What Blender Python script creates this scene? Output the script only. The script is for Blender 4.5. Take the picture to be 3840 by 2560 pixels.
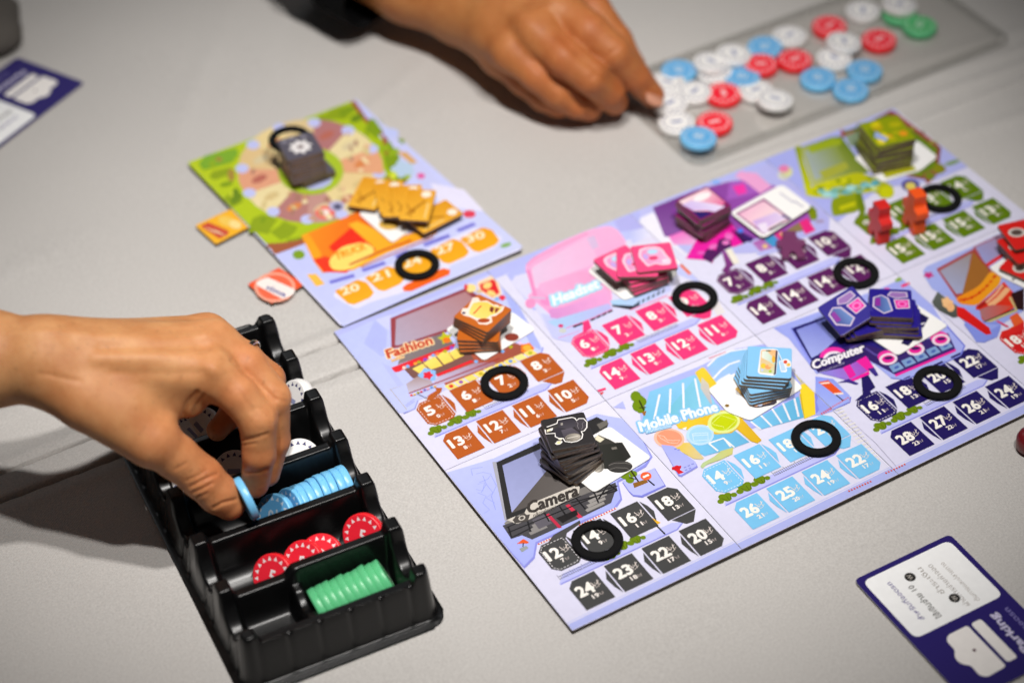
import bpy, bmesh, math, random
import numpy as np
from mathutils import Vector, Matrix
from mathutils.geometry import tessellate_polygon
random.seed(7)
rng = np.random.default_rng(5)
MM = 0.001
scn = bpy.context.scene
for o_ in list(bpy.data.objects):
    bpy.data.objects.remove(o_)
COL = scn.collection

# ------------------------------------------------------------------ camera
CAM = np.array([-409.9, -743.0, 764.0])              # millimetres, table top is z = 0
ROT = np.array([[0.8619378721, 0.3580537777, -0.3589715832],
                [-0.5061382587, 0.5660569132, -0.6506947319],
                [-0.0297853599, 0.7425476846, 0.6691306064]])
FPX = 7785.137
cam_data = bpy.data.cameras.new("camera")
cam = bpy.data.objects.new("camera", cam_data)
COL.objects.link(cam)
m4 = Matrix([list(ROT[0]) + [CAM[0] * MM], list(ROT[1]) + [CAM[1] * MM], list(ROT[2]) + [CAM[2] * MM], [0, 0, 0, 1]])
cam.matrix_world = m4
cam_data.sensor_width = 36.0
cam_data.lens = FPX / 3840 * 36.0
cam_data.clip_start = 0.01
cam_data.clip_end = 50
cam_data.dof.use_dof = True
cam_data.dof.focus_distance = 1.055
cam_data.dof.aperture_fstop = 3.8
cam_data.dof.aperture_blades = 9
scn.camera = cam

# ------------------------------------------------------------------ light
world = bpy.data.worlds.new("World")
scn.world = world
world.use_nodes = True
world.node_tree.nodes["Background"].inputs[0].default_value = (0.95, 0.97, 1.0, 1)
world.node_tree.nodes["Background"].inputs[1].default_value = 0.028
RIGHT = np.array([0.862, -0.506, 0.0]); BACK = np.array([0.507, 0.862, 0.0])

def area(name, right, back, up, size, power, col=(1, 0.965, 0.92), target=(0, 0, 0)):
    l = bpy.data.lights.new(name, 'AREA')
    l.shape = 'DISK'; l.size = size; l.energy = power; l.color = col
    o = bpy.data.objects.new(name, l); COL.objects.link(o)
    p = (RIGHT * right + BACK * back) * MM + np.array([0, 0, up * MM])
    o.location = p
    o.rotation_euler = (Vector(target) - Vector(p)).to_track_quat('-Z', 'Y').to_euler()
    return o
def downlight(name, right, back, up, radius, power, aim, cone, col=(1, 0.966, 0.93)):
    l = bpy.data.lights.new(name, 'SPOT'); l.energy = power; l.shadow_soft_size = radius; l.color = col
    l.spot_size = math.radians(cone); l.spot_blend = 1.0
    o = bpy.data.objects.new(name, l); COL.objects.link(o)
    p = (RIGHT * right + BACK * back) * MM + np.array([0, 0, up * MM]); q = (RIGHT * aim[0] + BACK * aim[1]) * MM
    o.location = p; o.rotation_euler = (Vector(q) - Vector(p)).to_track_quat('-Z', 'Y').to_euler()
downlight("ceiling_downlight", 250, -470, 1200, .022, 42, (-30, 65), 44)
downlight("ceiling_downlight", -60, -244, 1200, .022, 45, (-30, 65), 44)
area("ceiling_light", -700, 1500, 1500, 0.7, 1.6, (0.95, 0.97, 1))
area("ceiling_light", 1300, 700, 1700, 0.7, 0.6, (0.95, 0.97, 1))
scn.view_settings.view_transform = 'Standard'
scn.view_settings.look = 'None'
scn.view_settings.exposure = 0.0
scn.view_settings.gamma = 1.0
scn.cycles.max_bounces = 6
try:
    scn.cycles.use_denoising = True
except Exception:
    pass

# ------------------------------------------------------------------ reading points off the table plane
# a frame is an enlarged view of the table: (x origin, y origin, scale); at() gives the point of the plane z
FR = {'f': (0, 0, 1), 'c1': (0, 1100, 1200 / 2352), 't2': (500, 1600, 1300 / 2123), 'c3': (1200, 950, 900 / 2352),
      'c4': (1600, 1400, 1300 / 2038), 'p1': (1900, 780, 1000 / 2240), 'c2': (2300, 1200, 1100 / 2156),
      'k': (2900, 1000, 940 / 1965), 'w': (3000, 1900, 840 / 1996), 'cp': (2400, 650, 900 / 2352),
      'cg': (2940, 400, 900 / 2352), 's': (650, 330, 1400 / 2352), 'm': (2300, 0, 1540 / 2352),
      'h': (1100, 0, 1500 / 2352), 'l': (0, 0, 800 / 2091), 'r': (3300, 750, 540 / 1303),
      'bx': (2650, 1250, 400 / 1792), 'kx': (1900, 1500, 600 / 2352), 'px': (2880, 820, 360 / 2352),
      'h5': (600, 1500, 700 / 2195)}

def at(fr, x, y, z=0.0):
    a, b, s = FR[fr]
    d = ROT @ np.array([(a + x * s - 1920) / FPX, -(b + y * s - 1280) / FPX, -1.0])
    return CAM + d * (z - CAM[2]) / d[2]

def H(h, s=None):
    h = h.lstrip('#')
    c = [int(h[i:i + 2], 16) / 255 for i in (0, 2, 4)]
    return tuple((v / 12.92 if v <= 0.04045 else ((v + 0.055) / 1.055) ** 2.4) for v in c)

# ------------------------------------------------------------------ materials
MATS = {}
def mat(name, col, rough=0.5, **kw):
    if name in MATS:
        return MATS[name]
    m = bpy.data.materials.new(name); m.use_nodes = True
    nt = m.node_tree; b = nt.nodes["Principled BSDF"]
    b.inputs['Base Color'].default_value = (*col, 1)
    b.inputs['Roughness'].default_value = rough
    for k, v in kw.get('inp', {}).items():
        b.inputs[k].default_value = v
    if kw.get('vary'):
        sc, lo, hi = kw['vary']
        t = nt.nodes.new('ShaderNodeTexCoord'); n = nt.nodes.new('ShaderNodeTexNoise'); n.inputs['Scale'].default_value = sc
        n.inputs['Detail'].default_value = 4
        r = nt.nodes.new('ShaderNodeMapRange'); r.inputs['From Min'].default_value = .3; r.inputs['From Max'].default_value = .7
        r.inputs['To Min'].default_value = lo; r.inputs['To Max'].default_value = hi
        mx = nt.nodes.new('ShaderNodeMix'); mx.data_type = 'RGBA'; mx.blend_type = 'MULTIPLY'; mx.inputs[0].default_value = 1
        nt.links.new(t.outputs['Object'], n.inputs['Vector']); nt.links.new(n.outputs['Fac'], r.inputs['Value'])
        mx.inputs[6].default_value = (*col, 1); nt.links.new(r.outputs[0], mx.inputs[7]); nt.links.new(mx.outputs[2], b.inputs['Base Color'])
    if kw.get('bump'):
        sc, st, dist = kw['bump']
        t = nt.nodes.new('ShaderNodeTexCoord'); n = nt.nodes.new('ShaderNodeTexNoise'); n.inputs['Scale'].default_value = sc
        n.inputs['Detail'].default_value = 5
        bp = nt.nodes.new('ShaderNodeBump'); bp.inputs['Strength'].default_value = st; bp.inputs['Distance'].default_value = dist
        nt.links.new(t.outputs['Object'], n.inputs['Vector']); nt.links.new(n.outputs['Fac'], bp.inputs['Height']); nt.links.new(bp.outputs[0], b.inputs['Normal'])
    MATS[name] = m
    return m

# printed paper: the colour of the print is carried by the mesh, with a faint grain and satin varnish
def print_mat(name, rough, spec):
    m = bpy.data.materials.new(name); m.use_nodes = True
    nt = m.node_tree; b = nt.nodes["Principled BSDF"]
    a = nt.nodes.new('ShaderNodeAttribute'); a.attribute_name = 'Col'
    t = nt.nodes.new('ShaderNodeTexCoord'); n = nt.nodes.new('ShaderNodeTexNoise'); n.inputs['Scale'].default_value = 260; n.inputs['Detail'].default_value = 3
    r = nt.nodes.new('ShaderNodeMapRange'); r.inputs['To Min'].default_value = .88; r.inputs['To Max'].default_value = .98
    mx = nt.nodes.new('ShaderNodeMix'); mx.data_type = 'RGBA'; mx.blend_type = 'MULTIPLY'; mx.inputs[0].default_value = 1
    nt.links.new(t.outputs['Object'], n.inputs['Vector']); nt.links.new(n.outputs['Fac'], r.inputs['Value'])
    nt.links.new(a.outputs['Color'], mx.inputs[6]); nt.links.new(r.outputs[0], mx.inputs[7]); nt.links.new(mx.outputs[2], b.inputs['Base Color'])
    n2 = nt.nodes.new('ShaderNodeTexNoise'); n2.inputs['Scale'].default_value = 1400
    bp = nt.nodes.new('ShaderNodeBump'); bp.inputs['Strength'].default_value = .12; bp.inputs['Distance'].default_value = .0001
    nt.links.new(t.outputs['Object'], n2.inputs['Vector']); nt.links.new(n2.outputs['Fac'], bp.inputs['Height']); nt.links.new(bp.outputs[0], b.inputs['Normal'])
    b.inputs['Roughness'].default_value = rough
    b.inputs['Specular IOR Level'].default_value = spec
    return m
PRINT = print_mat('printed_card', .42, .4)
M_CORE = mat('greyboard_edge', (0.060, 0.044, 0.034), .8, vary=(900, .5, 1.5))
M_TILE = mat('tile_board_edge', (0.125, 0.084, 0.055), .40, vary=(500, .6, 1.35))
M_CARDEDGE = mat('white_card_edge', (.75, .73, .7), .6)
M_BLACK = mat('black_plastic', (0.0035, 0.0035, 0.0038), .30, bump=(900, .04, .0002), inp={'Specular IOR Level': .42})
M_RING = mat('black_rubber', (0.003, 0.003, 0.0035), .9, bump=(1500, .5, .0003), inp={'Specular IOR Level': .25})
M_RED = mat('red_painted_wood', (.62, .015, .012), .45, bump=(300, .1, .0003))
M_ORANGE = mat('orange_painted_wood', (.85, .09, .008), .45, bump=(300, .1, .0003))
M_SILVER = mat('silver', (.8, .78, .74), .2, inp={'Metallic': 1.0})
M_SLEEVE = mat('black_cloth', (.004, .004, .0045), .95, bump=(600, .4, .0005), inp={'Specular IOR Level': .1})
CHIPCOL = {'blue': (.20, .58, .93), 'red': (.92, .02, .03), 'green': (.12, .56, .25), 'white': (.88, .87, .855)}
for k, c in CHIPCOL.items():
    mat('chip_' + k, c, .33, bump=(500, .05, .0002), inp={'Subsurface Weight': .15, 'Subsurface Radius': (.002, .002, .002), 'Subsurface Scale': 1.0})

def skin_mat(name, base):
    m = bpy.data.materials.new(name); m.use_nodes = True
    nt = m.node_tree; b = nt.nodes["Principled BSDF"]
    t = nt.nodes.new('ShaderNodeTexCoord')
    n = nt.nodes.new('ShaderNodeTexNoise'); n.inputs['Scale'].default_value = 60; n.inputs['Detail'].default_value = 8; n.inputs['Roughness'].default_value = .65
    cr = nt.nodes.new('ShaderNodeValToRGB')
    cr.color_ramp.elements[0].position = .32; cr.color_ramp.elements[0].color = (base[0] * .84, base[1] * .72, base[2] * .66, 1)
    cr.color_ramp.elements[1].position = .68; cr.color_ramp.elements[1].color = (base[0] * 1.07, base[1] * 1.13, base[2] * 1.22, 1)
    nt.links.new(t.outputs['Object'], n.inputs['Vector']); nt.links.new(n.outputs['Fac'], cr.inputs[0])
    at_ = nt.nodes.new('ShaderNodeAttribute'); at_.attribute_name = 'Flush'
    mr = nt.nodes.new('ShaderNodeMix'); mr.data_type = 'RGBA'; mr.blend_type = 'MULTIPLY'; mr.inputs[7].default_value = (1.0, .64, .58, 1)
    nt.links.new(at_.outputs['Fac'], mr.inputs[0]); nt.links.new(cr.outputs[0], mr.inputs[6])
    # freckles and pores
    sp = nt.nodes.new('ShaderNodeTexNoise'); sp.inputs['Scale'].default_value = 330; sp.inputs['Detail'].default_value = 2
    sr = nt.nodes.new('ShaderNodeMapRange'); sr.inputs['From Min'].default_value = .62; sr.inputs['From Max'].default_value = .75; sr.inputs['To Min'].default_value = 1; sr.inputs['To Max'].default_value = .84
    ms = nt.nodes.new('ShaderNodeMix'); ms.data_type = 'RGBA'; ms.blend_type = 'MULTIPLY'; ms.inputs[0].default_value = 1
    nt.links.new(t.outputs['Object'], sp.inputs['Vector']); nt.links.new(sp.outputs['Fac'], sr.inputs['Value']); nt.links.new(mr.outputs[2], ms.inputs[6]); nt.links.new(sr.outputs[0], ms.inputs[7])
    nt.links.new(ms.outputs[2], b.inputs['Base Color'])
    v = nt.nodes.new('ShaderNodeTexVoronoi'); v.inputs['Scale'].default_value = 1300
    v2 = nt.nodes.new('ShaderNodeTexNoise'); v2.inputs['Scale'].default_value = 420; v2.inputs['Detail'].default_value = 6
    ad = nt.nodes.new('ShaderNodeMath'); ad.operation = 'MULTIPLY_ADD'; ad.inputs[1].default_value = 1.2
    nt.links.new(t.outputs['Object'], v.inputs['Vector']); nt.links.new(t.outputs['Object'], v2.inputs['Vector'])
    nt.links.new(v2.outputs['Fac'], ad.inputs[0]); nt.links.new(v.outputs['Distance'], ad.inputs[2])
    bp = nt.nodes.new('ShaderNodeBump'); bp.inputs['Strength'].default_value = .30; bp.inputs['Distance'].default_value = .00022
    nt.links.new(ad.outputs[0], bp.inputs['Height']); nt.links.new(bp.outputs[0], b.inputs['Normal'])
    b.inputs['Roughness'].default_value = .55
    b.inputs['Specular IOR Level'].default_value = .36
    b.inputs['Subsurface Weight'].default_value = .20
    b.inputs['Subsurface Radius'].default_value = (.006, .0025, .0012)
    b.inputs['Subsurface Scale'].default_value = 1.0
    return m
SKIN = skin_mat('skin', (.60, .285, .112))
SKIN2 = skin_mat('skin_darker', (.45, .175, .052))
NAIL = mat('fingernail', (.55, .26, .17), .28)

def cloth_mat():
    m = bpy.data.materials.new('grey_tablecloth'); m.use_nodes = True
    nt = m.node_tree; b = nt.nodes["Principled BSDF"]
    t = nt.nodes.new('ShaderNodeTexCoord')
    n = nt.nodes.new('ShaderNodeTexNoise'); n.inputs['Scale'].default_value = 900; n.inputs['Detail'].default_value = 4
    n3 = nt.nodes.new('ShaderNodeTexNoise'); n3.inputs['Scale'].default_value = 5; n3.inputs['Detail'].default_value = 3
    cr = nt.nodes.new('ShaderNodeValToRGB')
    cr.color_ramp.elements[0].position = .25; cr.color_ramp.elements[0].color = (.455, .434, .413, 1)
    cr.color_ramp.elements[1].position = .75; cr.color_ramp.elements[1].color = (.600, .577, .551, 1)
    nt.links.new(t.outputs['Object'], n.inputs['Vector']); nt.links.new(n.outputs['Fac'], cr.inputs[0])
    r = nt.nodes.new('ShaderNodeMapRange'); r.inputs['From Min'].default_value = .3; r.inputs['From Max'].default_value = .7; r.inputs['To Min'].default_value = .95; r.inputs['To Max'].default_value = 1.04
    nt.links.new(t.outputs['Object'], n3.inputs['Vector']); nt.links.new(n3.outputs['Fac'], r.inputs['Value'])
    mx = nt.nodes.new('ShaderNodeMix'); mx.data_type = 'RGBA'; mx.blend_type = 'MULTIPLY'; mx.inputs[0].default_value = 1
    nt.links.new(cr.outputs[0], mx.inputs[6]); nt.links.new(r.outputs[0], mx.inputs[7]); nt.links.new(mx.outputs[2], b.inputs['Base Color'])
    w1 = nt.nodes.new('ShaderNodeTexWave'); w1.inputs['Scale'].default_value = 420; w1.inputs['Distortion'].default_value = .6
    ad = nt.nodes.new('ShaderNodeMath'); ad.operation = 'MULTIPLY_ADD'; ad.inputs[1].default_value = .35
    nt.links.new(t.outputs['Object'], w1.inputs['Vector']); nt.links.new(w1.outputs['Fac'], ad.inputs[0]); nt.links.new(n.outputs['Fac'], ad.inputs[2])
    bp = nt.nodes.new('ShaderNodeBump'); bp.inputs['Strength'].default_value = .5; bp.inputs['Distance'].default_value = .0004
    nt.links.new(ad.outputs[0], bp.inputs['Height']); nt.links.new(bp.outputs[0], b.inputs['Normal'])
    b.inputs['Roughness'].default_value = .75
    b.inputs['Sheen Weight'].default_value = .25
    return m
CLOTH = cloth_mat()

def clear_mat(name='clear_plastic', lo=.03, tint=(.982, .98, .975, 1)):
    m = bpy.data.materials.new(name); m.use_nodes = True
    nt = m.node_tree
    for n in list(nt.nodes):
        if n.type != 'OUTPUT_MATERIAL': nt.nodes.remove(n)
    out = [n for n in nt.nodes][0]
    tr = nt.nodes.new('ShaderNodeBsdfTransparent'); tr.inputs[0].default_value = tint
    gl = nt.nodes.new('ShaderNodeBsdfGlossy'); gl.inputs['Roughness'].default_value = .15; gl.inputs[0].default_value = (1, 1, 1, 1)
    lw = nt.nodes.new('ShaderNodeLayerWeight'); lw.inputs[0].default_value = .5
    f = nt.nodes.new('ShaderNodeMapRange'); f.inputs['From Min'].default_value = .3; f.inputs['To Min'].default_value = lo; f.inputs['To Max'].default_value = .35
    nt.links.new(lw.outputs['Facing'], f.inputs['Value'])
    mx = nt.nodes.new('ShaderNodeMixShader')
    nt.links.new(f.outputs[0], mx.inputs[0]); nt.links.new(tr.outputs[0], mx.inputs[1]); nt.links.new(gl.outputs[0], mx.inputs[2]); nt.links.new(mx.outputs[0], out.inputs[0])
    return m
CLEAR = clear_mat()
CLEAR_EDGE = clear_mat('clear_plastic_edge', .16, (.90, .90, .89, 1))
def tinted_mat():
    m = bpy.data.materials.new('purple_translucent_acrylic'); m.use_nodes = True
    nt = m.node_tree; b = nt.nodes["Principled BSDF"]
    b.inputs['Base Color'].default_value = (.20, .05, .14, 1); b.inputs['Roughness'].default_value = .25; b.inputs['Alpha'].default_value = .82
    return m
TINT = tinted_mat()

# ------------------------------------------------------------------ helpers for objects
def link(name, me, parent=None, material=None, loc=None, rot=None):
    o = bpy.data.objects.new(name, me); COL.objects.link(o)
    if material is not None and me is not None and not me.materials:
        for mm_ in (material if isinstance(material, (list, tuple)) else [material]): me.materials.append(mm_)
    if parent is not None: o.parent = parent
    if loc is not None: o.location = Vector([float(v) * MM for v in loc])
    if rot is not None: o.rotation_euler = rot
    return o
def empty(name, loc=(0, 0, 0), rz=0.0):
    o = bpy.data.objects.new(name, None); COL.objects.link(o); o.empty_display_size = .01
    o.location = Vector([float(v) * MM for v in loc]); o.rotation_euler = (0, 0, rz)
    return o
def tag(o, label=None, cat=None, group=None, kind=None):
    if label: o['label'] = label
    if cat: o['category'] = cat
    if group: o['group'] = group
    if kind: o['kind'] = kind
    return o
def mesh(name, V, F, smooth=False):
    me = bpy.data.meshes.new(name)
    me.from_pydata([tuple(float(c) * MM for c in v) for v in V], [], [list(map(int, f)) for f in F])
    if smooth:
        me.polygons.foreach_set('use_smooth', [True] * len(me.polygons))
    me.update()
    return me
def bm_mesh(name, bm, smooth=False):
    for v in bm.verts: v.co *= MM
    me = bpy.data.meshes.new(name); bm.to_mesh(me); bm.free()
    if smooth: me.polygons.foreach_set('use_smooth', [True] * len(me.polygons))
    return me
def slab(pts, z0, z1, bevel=0.0, name='slab'):
    """a closed prism over an outline, top face material 0, rest material 1"""
    bm = bmesh.new()
    lo = [bm.verts.new((p[0], p[1], z0)) for p in pts]; hi = [bm.verts.new((p[0], p[1], z1)) for p in pts]
    n = len(pts)
    A = sum(pts[i][0] * pts[(i + 1) % n][1] - pts[(i + 1) % n][0] * pts[i][1] for i in range(n))
    if A < 0: lo.reverse(); hi.reverse()
    top = bm.faces.new(hi); bot = bm.faces.new(lo[::-1]); bot.material_index = 1
    for i in range(n):
        f = bm.faces.new((lo[i], lo[(i + 1) % n], hi[(i + 1) % n], hi[i])); f.material_index = 1
    if bevel:
        bmesh.ops.bevel(bm, geom=[e for e in bm.edges if all(v.co.z > (z0 + z1) / 2 for v in e.verts)], offset=bevel, segments=2, affect='EDGES', profile=.6)
    return bm_mesh(name, bm)
def rrect(w, h, r, n=5, cx=0, cy=0):
    out = []
    for sx, sy, a0 in ((1, 1, 0), (-1, 1, 90), (-1, -1, 180), (1, -1, 270)):
        for i in range(n + 1):
            a = math.radians(a0 + 90 * i / n)
            out.append((cx + sx * (w / 2 - r) + r * math.cos(a), cy + sy * (h / 2 - r) + r * math.sin(a)))
    return out
def round_poly(pts, r, n=4):
    out = []
    N = len(pts)
    for i in range(N):
        p = np.array(pts[i][:2], float); a = np.array(pts[i - 1][:2], float); b = np.array(pts[(i + 1) % N][:2], float)
        u = a - p; v = b - p; lu, lv = np.linalg.norm(u), np.linalg.norm(v)
        rr = min(r, lu * .45, lv * .45)
        p0 = p + u / lu * rr; p1 = p + v / lv * rr
        for k in range(n + 1):
            t = k / n
            out.append(tuple((1 - t) ** 2 * p0 + 2 * t * (1 - t) * p + t * t * p1))
    return out

# ------------------------------------------------------------------ text
TXT = {}
def glyphs(s, bold):
    """unit mesh of a word: vertices scaled so that the word's own box is 0..1 by 0..1, plus its true aspect"""
    key = (s, bold)
    if key in TXT: return TXT[key]
    cu = bpy.data.curves.new('word', 'FONT'); cu.body = s; cu.size = 1; cu.offset = bold; cu.resolution_u = 2; cu.fill_mode = 'FRONT'
    ob = bpy.data.objects.new('word', cu); COL.objects.link(ob)
    dg = bpy.context.evaluated_depsgraph_get(); dg.update()
    me = bpy.data.meshes.new_from_object(ob.evaluated_get(dg))
    V = np.array([v.co[:2] for v in me.vertices]) if len(me.vertices) else np.zeros((0, 2)); F = [list(p.vertices) for p in me.polygons]
    COL.objects.unlink(ob); bpy.data.objects.remove(ob); bpy.data.curves.remove(cu); bpy.data.meshes.remove(me)
    if len(V):
        lo = V.min(0); hi = V.max(0)
    else:
        lo = np.zeros(2); hi = np.ones(2)
    TXT[key] = (V, F, lo, hi)
    return TXT[key]

def clip_poly(P, box):
    x0, x1, y0, y1 = box
    for ax, lim, sg in ((0, x0, 1), (0, x1, -1), (1, y0, 1), (1, y1, -1)):
        out = []
        for i in range(len(P)):
            a, b = P[i - 1], P[i]; da, db = (a[ax] - lim) * sg, (b[ax] - lim) * sg
            if (da >= 0) != (db >= 0): out.append(a + (b - a) * da / (da - db))
            if db >= 0: out.append(b)
        if len(out) < 3: return []
        P = np.array(out)
    keep = [i for i in range(len(P)) if np.linalg.norm(P[i] - P[i - 1]) > 1e-4]
    return P[keep]

class Art:
    """flat print: coloured shapes laid one over another in one sheet"""
    STEP = 0.012
    def __init__(s, z=0.0, inv=None, frame=None):
        s.V = []; s.F = []; s.C = []; s.box = []; s.z = z; s.fr = frame; s.inv = inv; s.clip = None
    def _pt(s, p):
        if s.fr is None: return np.array([p[0], p[1]], float)
        w = at(s.fr, p[0], p[1], s.z)
        return (s.inv(w) if s.inv else w)[:2]
    def _layer(s, P):
        lo = P.min(0); hi = P.max(0); l = 0
        for (a, b, k) in s.box:
            if a[0] < hi[0] and b[0] > lo[0] and a[1] < hi[1] and b[1] > lo[1] and k >= l: l = k + 1
        s.box.append((lo, hi, l)); return l
    def raw(s, P, F, cols, layer=None):
        P = np.asarray(P, float)
        if layer is None: layer = s._layer(P)
        n = len(s.V); z = s.z + .02 + layer * s.STEP
        s.V += [(p[0], p[1], z) for p in P]; s.F += [[n + i for i in f] for f in F]
        s.C += list(cols)
        return layer
    def poly(s, pts, col, col2=None, d=None, raw=False, rnd=0):
        P = np.array([p[:2] for p in pts], float) if raw else np.array([s._pt(p) for p in pts])
        if rnd: P = np.array(round_poly(P, rnd))
        if s.clip is not None:
            P = clip_poly(P, s.clip)
            if len(P) < 3: return
        tri = tessellate_polygon([[Vector((p[0], p[1], 0)) for p in P]])
        A = sum(P[i][0] * P[(i + 1) % len(P)][1] - P[(i + 1) % len(P)][0] * P[i][1] for i in range(len(P)))
        F = []
        for t in tri:
            a = (P[t[1]][0] - P[t[0]][0]) * (P[t[2]][1] - P[t[0]][1]) - (P[t[2]][0] - P[t[0]][0]) * (P[t[1]][1] - P[t[0]][1])
            F.append(t if a > 0 else t[::-1])
        c1 = np.array(H(col))
        if col2:
            c2 = np.array(H(col2))
            dv = np.array(d if d is not None else (1, 0), float)
            if d is not None and not raw and s.fr:
                dv = s._pt((pts[0][0] + d[0], pts[0][1] + d[1])) - s._pt(pts[0])
            t = P @ dv; t = (t - t.min()) / max(1e-9, t.max() - t.min())
            cols = [tuple(c1 * (1 - k) + c2 * k) for k in t]
        else:
            cols = [tuple(c1)] * len(P)
        s.raw(P, F, cols)
    def line(s, pts, w, col, raw=False):
        P = [np.array(p[:2], float) if raw else s._pt(p) for p in pts]
        L = []; R_ = []
        for i, p in enumerate(P):
            a = P[max(0, i - 1)]; b = P[min(len(P) - 1, i + 1)]; t = b - a; t /= max(1e-9, np.linalg.norm(t)); n = np.array([-t[1], t[0]]) * w / 2
            L.append(p + n); R_.append(p - n)
        V = L + R_; n = len(P)
        if s.clip is not None:
            x0, x1, y0, y1 = s.clip; V = [np.array([min(max(v[0], x0), x1), min(max(v[1], y0), y1)]) for v in V]
        F = [(i, n + i, n + i + 1, i + 1) for i in range(n - 1)]
        s.raw(V, F, [H(col)] * len(V))
    def dashes(s, p0, p1, n, w, col, duty=.5, raw=False):
        a = np.array(p0[:2], float) if raw else s._pt(p0); b = np.array(p1[:2], float) if raw else s._pt(p1)
        d = (b - a) / n; nn = np.array([-d[1], d[0]]); nn = nn / np.linalg.norm(nn) * w / 2
        V = []; F = []
        for i in range(n):
            q0 = a + d * i; q1 = q0 + d * duty; k = len(V)
            V += [q0 - nn, q1 - nn, q1 + nn, q0 + nn]; F.append((k, k + 1, k + 2, k + 3))
        s.raw(V, F, [H(col)] * len(V))
    def disc(s, c, rx, ry=None, col='ffffff', rot=0, n=20, raw=False, col2=None, wob=0):
        ry = rx if ry is None else ry
        pts = []
        for i in range(n):
            a = 2 * math.pi * i / n; k = 1 + (wob * math.sin(5 * a + c[0]) if wob else 0)
            x = rx * k * math.cos(a); y = ry * k * math.sin(a)
            pts.append((c[0] + x * math.cos(rot) - y * math.sin(rot), c[1] + x * math.sin(rot) + y * math.cos(rot)))
        s.poly(pts, col, col2, raw=raw)
    def ring(s, c, rx, ry, w, col, n=24, a0=0, a1=360):
        P = []
        for i in range(n + 1):
            a = math.radians(a0 + (a1 - a0) * i / n)
            P.append((c[0] + rx * math.cos(a), c[1] + ry * math.sin(a)))
        s.line(P, w, col)
    def text(s, t, O, E, U, col, bold=.02, halo=None, hb=.07, raw=False, heavy=0):
        """word fitted to the parallelogram O (lower left), E (lower right), U (upper left)"""
        O = np.array(O[:2], float) if raw else s._pt(O); E = np.array(E[:2], float) if raw else s._pt(E); U = np.array(U[:2], float) if raw else s._pt(U)
        heavy = heavy or (max(0, bold) * 1.3 * np.linalg.norm(U - O)); V0, F0, lo, hi = glyphs(t, 0.0)
        if not len(V0): return
        sp = np.maximum(hi - lo, 1e-6)
        if halo:
            q = (V0 - lo) / sp; B = O + q[:, :1] * (E - O) + q[:, 1:] * (U - O)
            rr_ = hb * np.linalg.norm(U - O) * 1.25
            for k in range(10):
                a_ = 2 * math.pi * k / 10
                s.raw(B + np.array([math.cos(a_), math.sin(a_)]) * rr_, F0, [H(halo)] * len(V0))
        q = (V0 - lo) / sp
        B = O + q[:, :1] * (E - O) + q[:, 1:] * (U - O)
        s.raw(B, F0, [H(col)] * len(V0))
        if heavy:
            for a_ in (0, .785, 1.57, 2.356, 3.14, 3.93, 4.71, 5.5): s.raw(B + np.array([math.cos(a_), math.sin(a_)]) * heavy, F0, [H(col)] * len(V0))
    def bush(s, c, w, h, n=5, col='7a9a06'):
        for k in range(n):
            a = k / (n - 1) * 2 - 1
            s.disc((c[0] + a * w * .75, c[1] - (1 - a * a) * h * .35 - a * w * .22), w * .36, h * .42, col, n=9)
        s.line([(c[0], c[1] + h * .5), (c[0] + w * .05, c[1] - h * .2)], .35, '4a5508')
    def fence(s, p0, p1, n, h=18):
        for k in range(n + 1):
            t = k / n; x = p0[0] + (p1[0] - p0[0]) * t; y = p0[1] + (p1[1] - p0[1]) * t
            hh = h * (1.7 if k % 6 == 0 else 1)
            s.line([(x, y), (x - hh * .45, y - hh)], .28, '2a2a30')
        s.line([(p0[0] - h * .4, p0[1] - h * .8), (p1[0] - h * .4, p1[1] - h * .8)], .25, '2a2a30')
    def build(s, name, parent=None, material=None):
        me = bpy.data.meshes.new(name)
        me.from_pydata([tuple(float(c) * MM for c in v) for v in s.V], [], s.F)
        ca = me.color_attributes.new('Col', 'FLOAT_COLOR', 'POINT')
        ca.data.foreach_set('color', np.array([(*c, 1) for c in s.C], dtype=np.float32).ravel())
        # faces all look up
        me.update()
        return link(name, me, parent, material or PRINT)

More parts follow.
